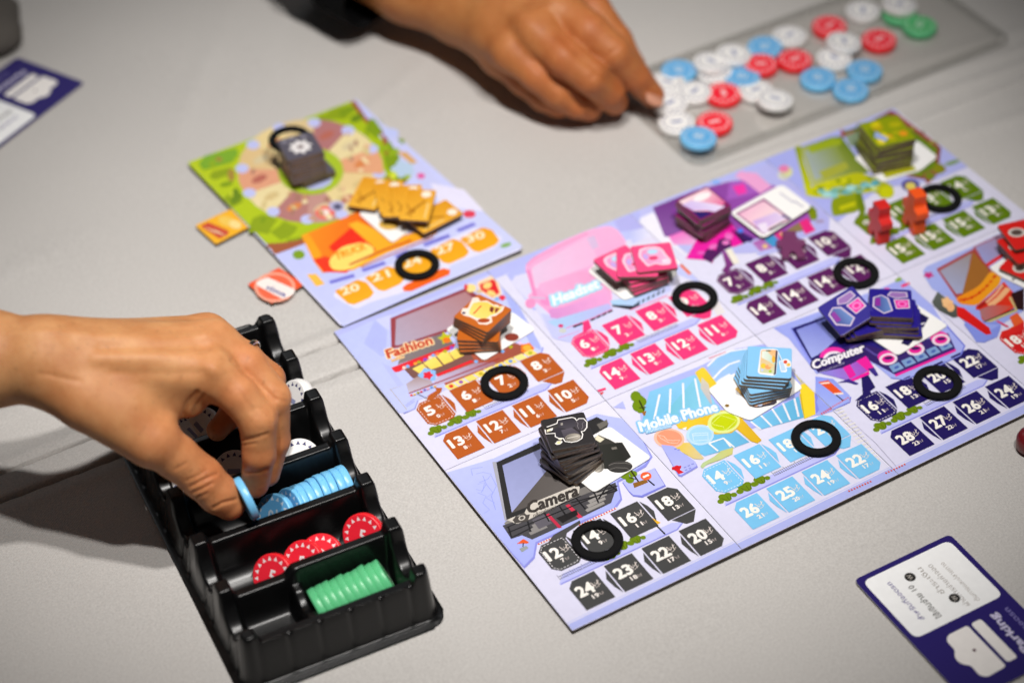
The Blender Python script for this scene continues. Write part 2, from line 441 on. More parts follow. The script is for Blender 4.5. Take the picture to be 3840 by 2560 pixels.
# ------------------------------------------------------------------ the tablecloth
def crease(P, a, b, wd):
    a = np.array(a); b = np.array(b); t = (b - a) / np.linalg.norm(b - a); n = np.array([-t[1], t[0]])
    return (P - a) @ n
def build_cloth():
    xs = np.concatenate([np.linspace(-1800, -420, 24), np.arange(-410, -60, .9), np.linspace(-58, 165, 60), np.linspace(168, 520, 150), np.linspace(540, 2200, 24)])
    ys = np.concatenate([np.linspace(-1300, -420, 16), np.linspace(-410, -64, 80), np.arange(-62, 110, .6), np.linspace(112, 700, 140), np.linspace(730, 3000, 26)])
    X, Y = np.meshgrid(xs, ys, indexing='ij'); P = np.stack([X.ravel(), Y.ravel()], 1)
    Z = np.zeros(len(P))
    pA0, pA1 = at('c1', 0, 1310)[:2], at('c3', 160, 880)[:2]
    pB0, pB1 = at('c1', 0, 1520)[:2], at('c3', 350, 1110)[:2]
    dA = crease(P, pA0, pA1, 2) + 1.2 * np.sin(P[:, 0] / 60); dB = crease(P, pB0, pB1, 2)
    fade = 1 / (1 + np.exp((P[:, 0] + 40) / 14))
    on = (P[:, 1] > -60) & (P[:, 1] < 108)
    Z += fade * on * (-10.0 * np.exp(-(dA / .95) ** 4) - 10.0 * np.exp(-(dB / .85) ** 4))
    Z += fade * (2.2 / (1 + np.exp(-(dB - 1.0) / .8))) * (1 / (1 + np.exp((dA + 1.5) / 4)))
    Z += fade * 1.6 * np.exp(-((dA - 7) / 5) ** 2) + fade * .9 * np.exp(-((dB + 7) / 5) ** 2)
    # soft undulation, folds towards the far right
    Z += .35 * np.sin(P[:, 0] / 37 + P[:, 1] / 61) * np.sin(P[:, 1] / 43)
    far = np.clip((P[:, 0] + P[:, 1] - 330) / 200, 0, 1)
    for k, (c, w_, h_) in enumerate(((20, 2.2, 2.2), (34, 3.0, 1.9), (52, 5, 1.8), (-8, 6, 1.4), (74, 7, 1.4))):
        dd = (P[:, 1] - c - 22) + (.05 + .02 * k) * (P[:, 0] - 340) + 1.5 * np.sin(P[:, 0] / 40 + k)
        Z += np.clip((P[:, 0] - 300) / 60, 0, 1) * h_ * np.exp(-(dd / w_) ** 2)
    dd = (P[:, 1] - 66) + .05 * (P[:, 0] - 200) + 1.2 * np.sin(P[:, 0] / 35)
    Z += 1.5 * np.exp(-(dd / 2.0) ** 2) * np.clip((P[:, 0] - 170) / 30, 0, 1)
    for cx0, cy0, an, w_, h_ in ((60, 250, .5, 6, .9), (-40, 330, .9, 8, 1.0), (150, 190, -.3, 7, .8), (-250, 200, .2, 9, .9), (-60, -230, .35, 8, .6), (-300, 90, .1, 5, .7)):
        u_ = (P[:, 0] - cx0) * math.cos(an) + (P[:, 1] - cy0) * math.sin(an); v_ = -(P[:, 0] - cx0) * math.sin(an) + (P[:, 1] - cy0) * math.cos(an)
        Z += h_ * np.exp(-(v_ / w_) ** 2 - (u_ / 70) ** 2)
    Z -= 1.2
    n, m_ = len(xs), len(ys)
    I = np.arange(n * m_).reshape(n, m_)
    F = np.stack([I[:-1, :-1], I[1:, :-1], I[1:, 1:], I[:-1, 1:]], -1).reshape(-1, 4)
    me = mesh('tablecloth', np.column_stack([P, np.minimum(Z, 1.4)]), F, True)
    o = link('tablecloth', me, None, CLOTH)
    tag(o, kind='structure')
build_cloth()
# ------------------------------------------------------------------ main board
TW, TH, PX, PY = 16.18, 19.5, 21.93, 27.92
BT = 2.2
PAN = {'bro': (-71.0, -65.79), 'pin': (25.8, -64.9), 'pur': (122.6, -64.2), 'gre': (219.5, -64.32),
       'cam': (-68.3, -187.2), 'mob': (29.3, -186.4), 'com': (126.8, -187.0), 'red': (224.0, -187.0)}
NUM = {'bro': ([5, 6, 7, 8], [13, 12, 11, 10]), 'pin': ([6, 7, 8, 9], [14, 13, 12, 11]), 'pur': ([7, 8, 9, 10], [14, 14, 14, 12]),
       'gre': ([9, 11, 13, 14], [15, 15, 15, 13]), 'cam': ([12, 14, 16, 18], [24, 23, 22, 20]), 'mob': ([14, 16, 18, 20], [26, 25, 24, 22]),
       'com': ([16, 18, 20, 22], [28, 27, 26, 24]), 'red': ([18, 20, 22, 24], [30, 29, 28, 26])}
SUB = {'bro': ([0, 1, 2, 3], [8, 7, 6, 5]), 'pin': ([1, 2, 3, 4], [9, 8, 7, 6])}
TC = {'bro': 'b85a1e', 'pin': 'f2387a', 'pur': '5c1c5c', 'gre': '617f04', 'cam': '454545', 'mob': '7cc6f2', 'com': '20145e', 'red': 'd81a1c'}

def price_space(parent, p, row, col):
    u0 = PAN[p][0] + col * PX - (.6 if row else 0); v0 = PAN[p][1] + row * PY
    A = Art(BT + .305)
    c = TC[p]; w, h = TW, TH
    q = .22 * w
    pts = [(0, 0), (w, 0), (w, h), (0, h)]
    if row == 0 and col == 0: pts = [(0, 0), (w, 0), (w, h), (q, h), (0, h - q)]
    if row == 0 and col == 3: pts = [(0, 0), (w - q, 0), (w, q), (w, h), (0, h)]
    if row == 1 and col == 0: pts = [(q, 0), (w * .85, 0), (w, q * .6), (w, h), (q, h), (0, h - q), (0, q)]
    if row == 1 and col == 3: pts = [(0, 0), (w, 0), (w, h - q), (w - q, h), (0, h)]
    A.poly([(u0 + a, v0 + b) for a, b in pts], c, raw=True)
    # the narrow folded arrows between neighbouring spaces
    if row == 0 and col > 0:
        A.poly([(u0 - .8, v0 + h * .86), (u0 - 3.4, v0 + h * .60), (u0 - 2.6, v0 + h * .30), (u0 - .9, v0 + .3)], c, raw=True)
    if row == 1 and col < 3:
        A.poly([(u0 + w + .8, v0 + h * .97), (u0 + w + 2.8, v0 + h * .72), (u0 + w + 3.5, v0 + h * .48), (u0 + w + .8, v0 + h * .14)], c, raw=True)
    if row == 1 and col == 3:
        A.poly([(u0 + .12 * w, v0 - .6), (u0 + w, v0 - .6), (u0 + w * .66, v0 - .36 * h), (u0 + w * .42, v0 - .33 * h)], c, raw=True)
    if row == 1 and col == 0:
        e = 1.1; k = [(u0 + q, v0 + e), (u0 + w * .8, v0 + e), (u0 + w - e, v0 + q * .7), (u0 + w - e, v0 + h - e), (u0 + q, v0 + h - e), (u0 + e, v0 + h - q), (u0 + e, v0 + q)]
        for i in range(len(k)):
            a, b = k[i], k[(i + 1) % len(k)]; L = math.dist(a, b)
            A.dashes(a, b, max(1, round(L / 2)), .3, 'f6f1f4', .6, raw=True)
    n = str(NUM[p][1 - row][col]) if row == 0 else str(NUM[p][0][col])
    sb = SUB[p][0][col] if (p in SUB and row) else (SUB[p][1][col] if p in SUB else int(n) - 5)
    wd = 4.4 if len(n) == 1 else (5.4 if n == '11' else (7.4 if '1' in n else 8.5))
    x0 = u0 + (3.5 if len(n) == 1 else 1.9); y0 = v0 + h * .425
    A.text(n, (x0, y0), (x0 + wd, y0), (x0, y0 + 6.5), 'fbf6ee', bold=.022, heavy=.42, raw=True)
    # the currency mark: a W with two swept strokes
    mx_, my_ = u0 + w * .66, y0 + 2.0
    for q_ in (((0, 3.6), (.9, .2), (1.7, 2.6), (2.6, .2), (3.6, 3.6)),):
        A.line([(mx_ + a_, my_ + b_) for a_, b_ in q_], .42, 'efe2da', raw=True)
    A.line([(mx_ - .6, my_ + 1.2), (mx_ + 1.2, my_ + .9), (mx_ + 4.3, my_ + 2.9)], .26, 'efe2da', raw=True)
    A.line([(mx_ + .4, my_ - .7), (mx_ + 2.4, my_ - .4), (mx_ + 4.0, my_ + .9)], .24, 'efe2da', raw=True)
    s2 = str(sb); w2 = 1.7 * len(s2)
    A.text(s2, (u0 + w * .42, v0 + h * .22), (u0 + w * .42 + w2, v0 + h * .22), (u0 + w * .42, v0 + h * .22 + 2.5), 'f6eee8', bold=.015, heavy=.15, raw=True)
    sx_ = u0 + w * .42 + w2 + .6; sy_ = v0 + h * .23
    A.line([(sx_, sy_ + 1.8), (sx_ + .5, sy_), (sx_ + .9, sy_ + 1.3), (sx_ + 1.4, sy_), (sx_ + 1.9, sy_ + 1.8)], .24, 'e2d2cc', raw=True)
    A.build('price_space', parent)

def island(A, p):
    """the kerb between the two rows of spaces"""
    u0, v0 = PAN[p]; y = v0 + PY - 4.2
    P = [(u0 - 2.5, y - 2.4), (u0 + 66, y - 2.4), (u0 + 71, y + .2), (u0 + 66, y + 2.4), (u0 + 2.5, y + 2.4)]
    A.poly([(a, b - .9) for a, b in P], '8f92e4', raw=True)
    A.poly(P, 'bfc2f8', raw=True)
def rbush(A, x, y, w=4.2, col='6c8606'):
    w = w * 1.9
    for dx, dy, r in ((-.8, -.1, .42), (-.3, .35, .5), (.3, .25, .46), (.85, -.05, .4), (0, -.1, .55)):
        A.disc((x + dx * w * .62, y + dy * w * .6), r * w * .55, r * w * .5, col, n=9, raw=True)
    for a in (-.5, .1, .6):
        A.line([(x + a * w * .2, y - w * .3), (x + a * w * .6, y + w * .12)], .22, '3c4606', raw=True)
def rfence(A, x0, x1, y, n):
    A.line([(x0, y + .5), (x1, y + .5)], .2, '26262c', raw=True); A.line([(x0, y + 2.2), (x1, y + 2.2)], .2, '26262c', raw=True)
    for k in range(n + 1):
        x = x0 + (x1 - x0) * k / n
        A.line([(x, y), (x, y + (3.4 if k % 6 == 0 else 2.6))], .2, '26262c', raw=True)

BU = [-80.6, 17.2, 114.0, 211.0, 308.5]; BV = [-194.0, -69.0, 57.6]
board = empty('main_game_board', (0, 0, 0))
tag(board, 'large lavender folding game board with rows of coloured price spaces and shop pictures', 'game board')
panels = {}
for r_, names in enumerate((('cam', 'mob', 'com', 'red'), ('bro', 'pin', 'pur', 'gre'))):
    for c_, nm in enumerate(names):
        x0, x1, y0, y1 = BU[c_], BU[c_ + 1], BV[r_], BV[r_ + 1]
        g = .12
        pts = [(x0 + (g if c_ else 0), y0 + (g if r_ else 0)), (x1 - (g if c_ < 3 else 0), y0 + (g if r_ else 0)), (x1 - (g if c_ < 3 else 0), y1 - (0 if r_ else g)), (x0 + (g if c_ else 0), y1 - (0 if r_ else g))]
        me = slab(pts, 0.15, BT, .18, 'board_panel')
        o = link('board_panel', me, board, [mat('board_face', H('dad9f2'), .45), M_CORE])
        panels[nm] = (o, x0, x1, y0, y1)
        A = Art(BT)
        A.poly([(x0 + .2, y0 + .2), (x1 - .2, y0 + .2), (x1 - .2, y1 - .2), (x0 + .2, y1 - .2)], 'dcdaf2', 'e4e2f6', (1, .4), raw=True)
        if r_ == 0:
            A.poly([(x0 + .2, y0 + .2), (x1 - .2, y0 + .2), (x1 - .2, y0 + 5.4), (x0 + .2, y0 + 4.2)], 'b1b8f0', raw=True)
            A.line([(x0 + .3, y0 + 5.2), (x1 - .3, y0 + 6.2)], .5, 'c6caf6', raw=True)
        else:
            A.poly([(x0 + .2, y1 - 9), (x1 - .2, y1 - 7), (x1 - .2, y1 - .2), (x0 + .2, y1 - .2)], 'b6bbf5', raw=True)
        island(A, nm)
        u0, v0 = PAN[nm]; yb = v0 + PY - 3.6
        if nm == 'cam':
            rbush(A, u0 + 37, yb + 1.5); rbush(A, u0 + 45, yb + 1.2, 3.6); rbush(A, u0 + 29, yb - 1, 3.4); rfence(A, u0 - .5, u0 + 27, yb - 1, 24)
        else:
            rbush(A, u0 + 1.5, yb + .6, 4.2); rbush(A, u0 + 14, yb + 1.2, 4.6); rbush(A, u0 + 23, yb + 1.2, 3.8)
            if nm != 'pur': rfence(A, u0 + 31, u0 + 57, yb, 22)
        for rr in (0, 1):
            for cc in range(4):
                price_space(o, nm, rr, cc)
        A.build('printed_ground', o)

def pbox(p):
    o, x0, x1, y0, y1 = panels[p]
    return (x0 + .25, x1 - .25, y0 + .25, y1 - .25)

# ---- camera shop (frame c4)
A = Art(BT + .25, frame='c4'); A.clip = pbox('cam')
A.poly([(96, 590), (395, 500), (640, 385), (1000, 238), (1210, 275), (1328, 490), (1290, 548), (1128, 640), (1150, 740), (1108, 800), (940, 865), (745, 955), (650, 1000), (636, 1085), (575, 1145)], '8f92e4')
A.poly([(98, 588), (395, 498), (640, 380), (1000, 240), (1205, 272), (1318, 488), (1280, 535), (1118, 632), (1138, 735), (1098, 790), (930, 855), (738, 945), (640, 990), (626, 1075), (572, 1130)], 'bcc3fb', 'a9b2f4', (1, 1))
for k, pts in enumerate(([(290, 590), (330, 580), (380, 590), (360, 620), (310, 640)], [(300, 650), (340, 640), (330, 690), (290, 680)], [(350, 650), (390, 700), (350, 730), (400, 760)], [(300, 700), (350, 720), (330, 760), (370, 800), (340, 820)], [(270, 600), (260, 560), (330, 550)], [(380, 600), (410, 660), (380, 720), (405, 800)], [(330, 600), (350, 650), (320, 700)])):
    A.line(pts, .35, '98a2ec')
A.poly([(385, 520), (410, 518), (478, 858), (460, 870)], 'a8a8b4')
A.poly([(410, 522), (1000, 255), (1070, 292), (960, 640), (900, 690), (470, 860)], '2b2a2b')
A.poly([(445, 540), (960, 320), (990, 600), (880, 660), (500, 815)], '8489b4', 'a3a9d8', (-.3, 1))
A.poly([(715, 560), (960, 470), (990, 600), (880, 665), (497, 822)], '57514e', '6a6563', (1, .2))
A.poly([(1000, 300), (1060, 270), (1068, 300), (1020, 330)], '6c6862')
A.poly([(455, 880), (480, 858), (930, 665), (1010, 620), (1030, 650), (960, 720), (900, 760), (500, 925)], '8b8782', '777370', (1, 0))
A.poly([(446, 893), (520, 868), (1110, 640), (1122, 688), (1105, 700), (1085, 760), (900, 850), (820, 885), (620, 975), (560, 950), (497, 972)], '4a484c')
for q in range(4):
    A.poly([(600 + q * 8, 935 - q * 22), (700 + q * 8, 893 - q * 22), (712 + q * 8, 905 - q * 22), (612 + q * 8, 950 - q * 22)], '8d8988')
    A.poly([(930 + q * 8, 800 - q * 26), (1040 + q * 6, 752 - q * 26), (1048 + q * 6, 766 - q * 26), (945 + q * 8, 815 - q * 26)], '9a9693')
A.poly([(700, 830), (718, 822), (795, 905), (775, 910)], 'c22c4a')
A.poly([(815, 775), (838, 768), (918, 845), (895, 852)], 'd2304e')
A.poly([(760, 850), (880, 800), (890, 830), (800, 880)], '1f1c1e')
A.poly([(620, 860), (690, 830), (740, 880), (660, 915)], '615d66')
for a, b in (((470, 905), (905, 720)), ((480, 935), (1100, 680)), ((500, 965), (620, 905)), ((850, 760), (1115, 690)), ((1000, 700), (1122, 660))):
    A.line([a, b], .7, '1d1c1f')
for a, b in (((480, 900), (500, 970)), ((590, 855), (610, 930)), ((690, 815), (720, 870)), ((780, 780), (830, 850)), ((880, 735), (935, 800)), ((980, 690), (1010, 760)), ((1070, 650), (1120, 690)), ((1070, 650), (1010, 740))):
    A.line([a, b], .8, '1a191c')
A.poly([(470, 862), (520, 840), (560, 850), (600, 770), (880, 655), (900, 668), (895, 705), (780, 770), (620, 850), (600, 860), (530, 885)], 'cfc8be')
A.poly([(505, 862), (525, 838), (545, 843), (552, 828), (575, 820), (588, 832), (608, 828), (596, 868), (520, 882)], '4c4744')
A.disc((560, 850), 21, 14, 'cfc8be', rot=-.4); A.disc((560, 850), 13, 9, '4c4744', rot=-.4)
A.text('Camera', (598, 828), (893, 716), (588, 762), '3b3633', bold=.018, heavy=.42)
A.text('กล้องถ่ายรูป', (630, 852), (762, 800), (624, 826), '5a5350', bold=.01)
A.dashes((655, 1002), (748, 962), 6, .9, 'e8582e'); A.dashes((898, 892), (1118, 788), 14, 1.0, 'e8582e')
A.dashes((663, 998), (754, 958), 6, .9, 'f4f0ee'); A.dashes((905, 888), (1125, 784), 14, 1.0, 'f4f0ee')
A.poly([(700, 1012), (745, 948), (845, 893), (900, 862), (905, 880), (825, 935), (812, 985)], '4e4c4e', '454545')
A.poly([(530, 1000), (568, 972), (600, 990), (597, 998)], 'e85a24'); A.line([(568, 995), (566, 1020)], .5, '333333'); A.poly([(545, 1030), (585, 1012), (600, 1025), (560, 1050)], '9aa0a0')
A.poly([(1150, 640), (1342, 556), (1407, 662), (1270, 728), (1215, 722), (1192, 700)], '7f83dc')
A.poly([(1150, 632), (1338, 556), (1398, 655), (1262, 716), (1215, 712), (1190, 690)], 'b9befa')
for c, r in (((1165, 600), 26), ((1195, 625), 26), ((1215, 590), 24), ((1188, 575), 24)): A.disc(c, r, r * .8, '6f8a0c', n=10)
A.line([(1200, 570), (1255, 650)], .8, '2a2018'); A.line([(1190, 612), (1235, 622)], .6, '2a2018')
A.poly([(1212, 645), (1290, 622), (1302, 640), (1220, 673)], '8d6024')
A.line([(1300, 625), (1340, 658)], .9, '222222'); A.disc((1289, 603), 33, 24, 'ee6437'); A.line([(1272, 611), (1306, 595)], 1.3, 'fff6f0')
A.poly([(1312, 905), (1325, 848), (1376, 875)], 'f3b722'); A.line([(1352, 893), (1402, 943)], .8, '2a2a2a')
A.build('shop_picture', panels['cam'][0])

# ---- fashion shop (frame c3)
A = Art(BT + .25, frame='c3'); A.clip = pbox('bro')
A.poly([(150, 820), (560, 640), (700, 600), (1430, 300), (1700, 190), (1790, 230), (1880, 420), (2000, 620), (2180, 930), (2160, 1000), (2080, 1010), (960, 1440), (930, 1520), (820, 1560), (740, 1560)], 'bcc5fb', 'c7cdfc', (1, 0))
A.poly([(430, 880), (540, 650), (660, 760), (640, 1000), (600, 1010)], 'b2bafa')
A.poly([(540, 650), (700, 600), (680, 760)], 'ccd0fd'); A.poly([(700, 1120), (820, 1290), (760, 1300), (600, 1060)], 'b8bffb')
A.poly([(1750, 240), (1900, 420), (2150, 880), (2170, 950), (2070, 900), (1850, 500)], 'a9b3f2')
A.line([(2185, 920), (2165, 1000), (2070, 1020)], .7, '8a8fe0'); A.line([(960, 1440), (930, 1520), (820, 1568)], .6, '8a8fe0')
A.poly([(690, 635), (1440, 335), (1560, 420), (1445, 705), (765, 925), (700, 935)], '9a4048', '8c3c48', (1, 0))
A.poly([(745, 645), (1425, 375), (1500, 440), (1400, 690), (770, 900), (735, 900)], 'b3a7bf', 'b18083', (1, -.6))
A.poly([(1300, 740), (1460, 690), (1350, 760)], 'a04a48')
A.poly([(820, 930), (1200, 780), (1280, 840), (1320, 900), (760, 1090)], '8c7f80', '6f6668', (1, .3))
A.poly([(1535, 285), (1690, 215), (1735, 240), (1785, 400), (1700, 450), (1560, 370)], 'fbd9ae', rnd=2)
A.poly([(1560, 305), (1690, 255), (1715, 265), (1760, 385), (1690, 430), (1580, 360)], 'e0242c')
A.disc((1640, 315), 45, 32, 'f8d27c', rot=-.4); A.disc((1680, 390), 45, 26, 'f8d27c', rot=.4); A.disc((1480, 340), 55, 42, 'f9dd8e', n=10, wob=.25); A.disc((1430, 330), 18, 30, 'e0323a')
A.disc((1785, 435), 34, 26, 'e62846', wob=.15); A.disc((1560, 375), 30, 20, 'd9c09a'); A.disc((1735, 445), 26, 18, '7fb0ea')
A.poly([(1450, 980), (1850, 870), (2060, 900), (2090, 940), (2040, 970), (1230, 1290), (1140, 1190)], 'b6573c', '9c5242', (1, 0))
A.poly([(1100, 1230), (1500, 1080), (1690, 1060), (1740, 1078), (1140, 1300)], 'c7bede', '9e6a78', (1, 0))
A.poly([(820, 1130), (1440, 900), (1510, 1050), (1140, 1190), (910, 1225)], '7c544e')
A.poly([(697, 1120), (1330, 880), (1310, 930), (770, 1160), (735, 1165)], 'ea2634', 'd8222e', (1, 0))
for q_ in ([(905, 1130), (1005, 1080), (1075, 1145), (985, 1185)], [(1012, 1075), (1125, 1008), (1202, 1100), (1088, 1138)], [(1138, 998), (1240, 948), (1312, 1050), (1215, 1090)], [(1262, 972), (1345, 925), (1412, 1000), (1320, 1042)]):
    A.poly(q_, 'fbe070', 'f6d55c', (1, 1))
A.poly([(1130, 1188), (1478, 1045), (1510, 1058), (1155, 1205)], 'e62030')
A.disc((1230, 830), 62, 50, 'c0c018', n=10, wob=.3); A.disc((1240, 850), 38, 28, 'ee7a1c')
A.disc((2030, 930), 66, 52, 'f07a22', n=10, wob=.25); A.disc((2030, 925), 40, 30, 'f9b03a')
for i, (cx_, cy_, cl) in enumerate(((825, 1120, 'f6d8c8'), (860, 1108, '7ab4f0'), (935, 1080, 'f2a03a'), (970, 1065, 'b0b020'), (1030, 1040, '8a4ac0'), (1080, 1020, 'f6d8c8'), (1110, 1000, '7ab4f0'), (1150, 985, 'ee7a4a'), (1225, 960, 'b0b020'), (1290, 925, '8a4ac0'), (1530, 1060, '7ab4f0'), (1790, 960, '7ab4f0'), (1870, 915, 'b0b020'), (1960, 880, 'e6c0e0'))):
    A.disc((cx_, cy_), 20, 16, cl, n=8)
for i in range(9):
    x = 1215 + i * 97; y = 1300 - i * 40.5
    A.poly([(x, y), (x + 84, y - 35), (x + 142, y + 16 - 10), (x + 50, y + 40 - 4)], ('fbe070', 'f9e48c', 'f7dc72')[i % 3])
    if i in (0, 1, 3, 5, 6, 8): A.disc((x + 70, y), 24, 18, ('e03a2a', '9a5ab0', 'e0e020', 'c8b020', 'f2a060', '7aa0e0', '7aa0e0', 'd0c020', 'b8b828')[i], n=7)
A.disc((1055, 1195), 88, 70, '8cbcf2', n=10, wob=.22); A.disc((1058, 1195), 48, 38, 'e6243c', n=10, wob=.3)
A.poly([(845, 1280), (950, 1208), (1090, 1245), (1112, 1300), (872, 1372)], 'a98f8e', 'c7c2d8', (0, 1))
A.line([(870, 1372), (1220, 1240), (1760, 1030)], .8, '9c3434')
for i in range(8): A.disc((895 + i * 33, 1390 - i * 13 + 6 * (i % 2)), 15, 12, ('ea4a2a', 'f7cf5a', 'a4a41c', 'e2304a', '7e5ac0', 'f0a0c0', '60a0e8', 'e8b040')[i], n=7)
A.line([(900, 1400), (1130, 1310)], .3, '5a4a4a'); A.line([(960, 1380), (1045, 1420)], .4, '3a3a3a')
A.poly([(1045, 1440), (1060, 1392), (1140, 1345), (1128, 1315), (1200, 1318), (1185, 1362), (1130, 1400), (1110, 1440)], 'b85a1e')
A.line([(685, 1325), (850, 1530)], .5, 'b9b3a8'); A.line([(700, 1330), (790, 1300)], .4, 'b9b3a8'); A.dashes((840, 1490), (930, 1420), 7, .7, '8f94e4'); A.dashes((850, 1500), (930, 1445), 7, .7, '8f94e4')
A.text('Fashion', (672, 1030), (1108, 888), (642, 950), 'c9462c', bold=.018, heavy=.38, halo='fde3ae', hb=.13)
A.text('แฟชั่น', (705, 1066), (825, 1026), (697, 1035), 'd98a58', bold=.01, halo='fde3ae', hb=.1)
A.build('shop_picture', panels['bro'][0])

# ---- mobile phone shop (frame c2)
A = Art(BT + .25, frame='c2'); A.clip = pbox('mob')
A.poly([(180, 512), (620, 345), (900, 210), (1100, 178), (1290, 180), (1360, 260), (1500, 440), (1740, 565), (1700, 640), (1530, 695), (1250, 740), (1000, 800), (400, 700), (210, 830)], 'b4bbf8', 'a2aaf0', (1, 0))
A.poly([(1360, 300), (1480, 420), (1560, 600), (1490, 690)], '8189ea'); A.poly([(1540, 440), (1742, 568), (1700, 638), (1520, 690), (1495, 600)], '98a4f2')
for i in range(7): A.line([(1330 + 14 * i, 300 + 26 * i), (1440 + 14 * i, 260 + 26 * i)], .5, '7c84ea')
A.poly([(265, 525), (600, 400), (740, 590), (760, 640), (200, 790), (240, 620)], '8fcbf4', '6fbde2', (0, 1))
A.poly([(600, 425), (745, 600), (740, 640), (560, 690), (350, 720)], '6cbcd6', '8ed0ee', (1, 0))
for a, b in (((340, 545), (300, 730)), ((420, 505), (412, 700)), ((512, 462), (518, 665)), ((600, 430), (640, 640))): A.line([a, b], 1.1, 'f2f0f8')
A.poly([(688, 335), (760, 270), (860, 225), (990, 205), (1200, 205), (1250, 260), (1220, 330), (900, 380), (760, 470), (735, 430)], '8ac8f4', 'a7c3f6', (0, 1))
A.line([(690, 340), (760, 272), (860, 228), (990, 207), (1150, 205)], 1.2, 'eeeef8'); A.line([(735, 430), (790, 370), (850, 325), (930, 298)], 1.2, 'f2f2fa'); A.line([(745, 480), (790, 440), (860, 400)], 2.0, 'eef0fa')
A.poly([(600, 384), (650, 348), (672, 352), (768, 475), (740, 488), (705, 560), (690, 560)], 'f0d23a', 'e6c428', (0, 1))
A.poly([(650, 420), (700, 470), (730, 640), (640, 500)], 'd4ccb4', 'b9b7c8', (0, 1))
A.poly([(1215, 212), (1278, 203), (1474, 425), (1380, 470)], 'f2da52', 'b8b6ac', (0, 1))
A.poly([(1366, 480), (1474, 428), (1486, 692), (1404, 725)], 'f7d62e')
A.poly([(1366, 540), (1382, 545), (1408, 725), (1395, 715)], 'd8b81c')
A.poly([(1000, 745), (1180, 655), (1362, 560), (1402, 715), (1075, 805)], '7cc4ee', '5fb2dc', (1, 0))
for a, b in (((1010, 745), (1085, 805)), ((1085, 700), (1165, 780)), ((1165, 650), (1238, 757)), ((1245, 610), (1300, 735)), ((1330, 575), (1362, 710))): A.line([a, b], 1.1, 'eeebf2')
A.poly([(545, 930), (600, 850), (880, 800), (1000, 895), (885, 938), (672, 998)], '7cc6f0', '68b4de', (1, 0))
A.poly([(455, 755), (640, 695), (720, 668), (850, 660), (925, 700), (1090, 882), (1060, 905), (1012, 890), (905, 800), (870, 830), (760, 840), (500, 800), (478, 795)], 'f0cc34', 'ddb020', (1, 0))
A.poly([(440, 918), (500, 900), (560, 900), (667, 1012), (652, 1024), (590, 1018), (470, 950)], 'ecc82e', 'd9c89a', (1, .2))
A.line([(700, 905), (810, 868), (862, 930)], 1.1, 'f4f2f0'); A.line([(700, 905), (770, 962)], 1.0, 'f4f2f0'); A.line([(810, 868), (890, 935)], .8, 'f4f2f0')
for x in (500, 560, 620, 680): A.poly([(x, 800 - (x - 500) * .12), (x + 38, 786 - (x - 500) * .12), (x + 34, 812 - (x - 500) * .12)], 'f6f2f4')
A.disc((410, 868), 114, 74, 'f6c0a8', rot=.1, n=22); A.disc((412, 868), 94, 60, 'fa9a78', rot=.1, n=22)
A.disc((637, 845), 103, 76, 'bfe0fb', rot=-.05, n=22); A.disc((640, 845), 84, 60, 'a6d6f8', rot=-.05, n=22)
A.disc((812, 750), 120, 82, 'e2eb96', rot=-.15, n=22); A.disc((815, 750), 98, 62, 'c6d402', rot=-.15, n=22)
A.line([(330, 845), (370, 852), (395, 880), (440, 885), (490, 880), (470, 905), (410, 900), (350, 870), (330, 845)], .4, 'fbd0bc')
A.line([(582, 835), (695, 828), (697, 880), (590, 888), (582, 835)], .4, 'dceefb'); A.line([(585, 850), (695, 843)], .4, 'dceefb')
A.line([(720, 765), (790, 700), (905, 738), (850, 790), (815, 815), (810, 785), (720, 765)], .4, 'e4ee80')
A.poly([(742, 1002), (790, 962), (882, 935), (875, 985), (790, 1025), (690, 1060), (655, 1090), (640, 1075), (655, 1050)], 'cfcb76', 'b8cf9a', (-1, 0))
A.poly([(355, 925), (440, 930), (602, 1040), (622, 1080), (500, 1152), (478, 1145)], '8f92e4'); A.poly([(350, 915), (440, 925), (598, 1035), (612, 1070), (498, 1138), (478, 1130)], 'a9b0f6', 'b8bdfa', (0, 1))
A.disc((468, 1088), 26, 22, 'da1f2a', n=8); A.poly([(430, 1080), (500, 1068), (497, 1090), (432, 1100)], 'd21a26'); A.poly([(455, 1100), (485, 1098), (520, 1118), (480, 1132)], 'da1f2a')
for dx, dy in ((0, 0), (28, -12), (56, -24), (8, 20), (36, 8), (16, 38), (450 - 520, -135), (474 - 520, -128)): A.line([(518 + dx, 1085 + dy), (536 + dx, 1078 + dy)], .9, '8c90dc')
for c, r in (((165, 560), 40), ((190, 590), 42), ((180, 630), 42), ((200, 650), 34), ((212, 600), 34)): A.disc(c, r, r, '6f8c08', n=10)
A.line([(190, 590), (225, 665)], .8, '26200e'); A.line([(190, 645), (240, 640)], .6, '26200e'); A.poly([(208, 675), (243, 667), (232, 705), (222, 700)], '9c6428')
A.poly([(1090, 120), (1150, 95), (1230, 140), (1150, 165), (1100, 150)], 'f4dc4a'); A.poly([(1150, 165), (1230, 130), (1250, 160), (1180, 210)], '58aede'); A.line([(1140, 188), (1225, 160)], 1.6, 'f2f2fb')
for c, r in (((1200, 90), 34), ((1240, 100), 36), ((1275, 130), 34), ((1250, 145), 30), ((1180, 105), 26)): A.disc(c, r, r * .8, '6f8c08', n=10)
A.line([(1250, 100), (1320, 170)], .6, '26200e'); A.poly([(1288, 175), (1330, 162), (1338, 185), (1300, 200)], '8d5a28')
A.poly([(1520, 455), (1588, 460), (1700, 545), (1625, 553)], 'ea5a26'); A.poly([(1520, 455), (1588, 460), (1600, 470), (1535, 470)], 'f6e2d8'); A.poly([(1615, 540), (1690, 534), (1700, 545), (1625, 553)], 'f6e2d8'); A.line([(1640, 553), (1680, 592)], .6, '2c2c40')
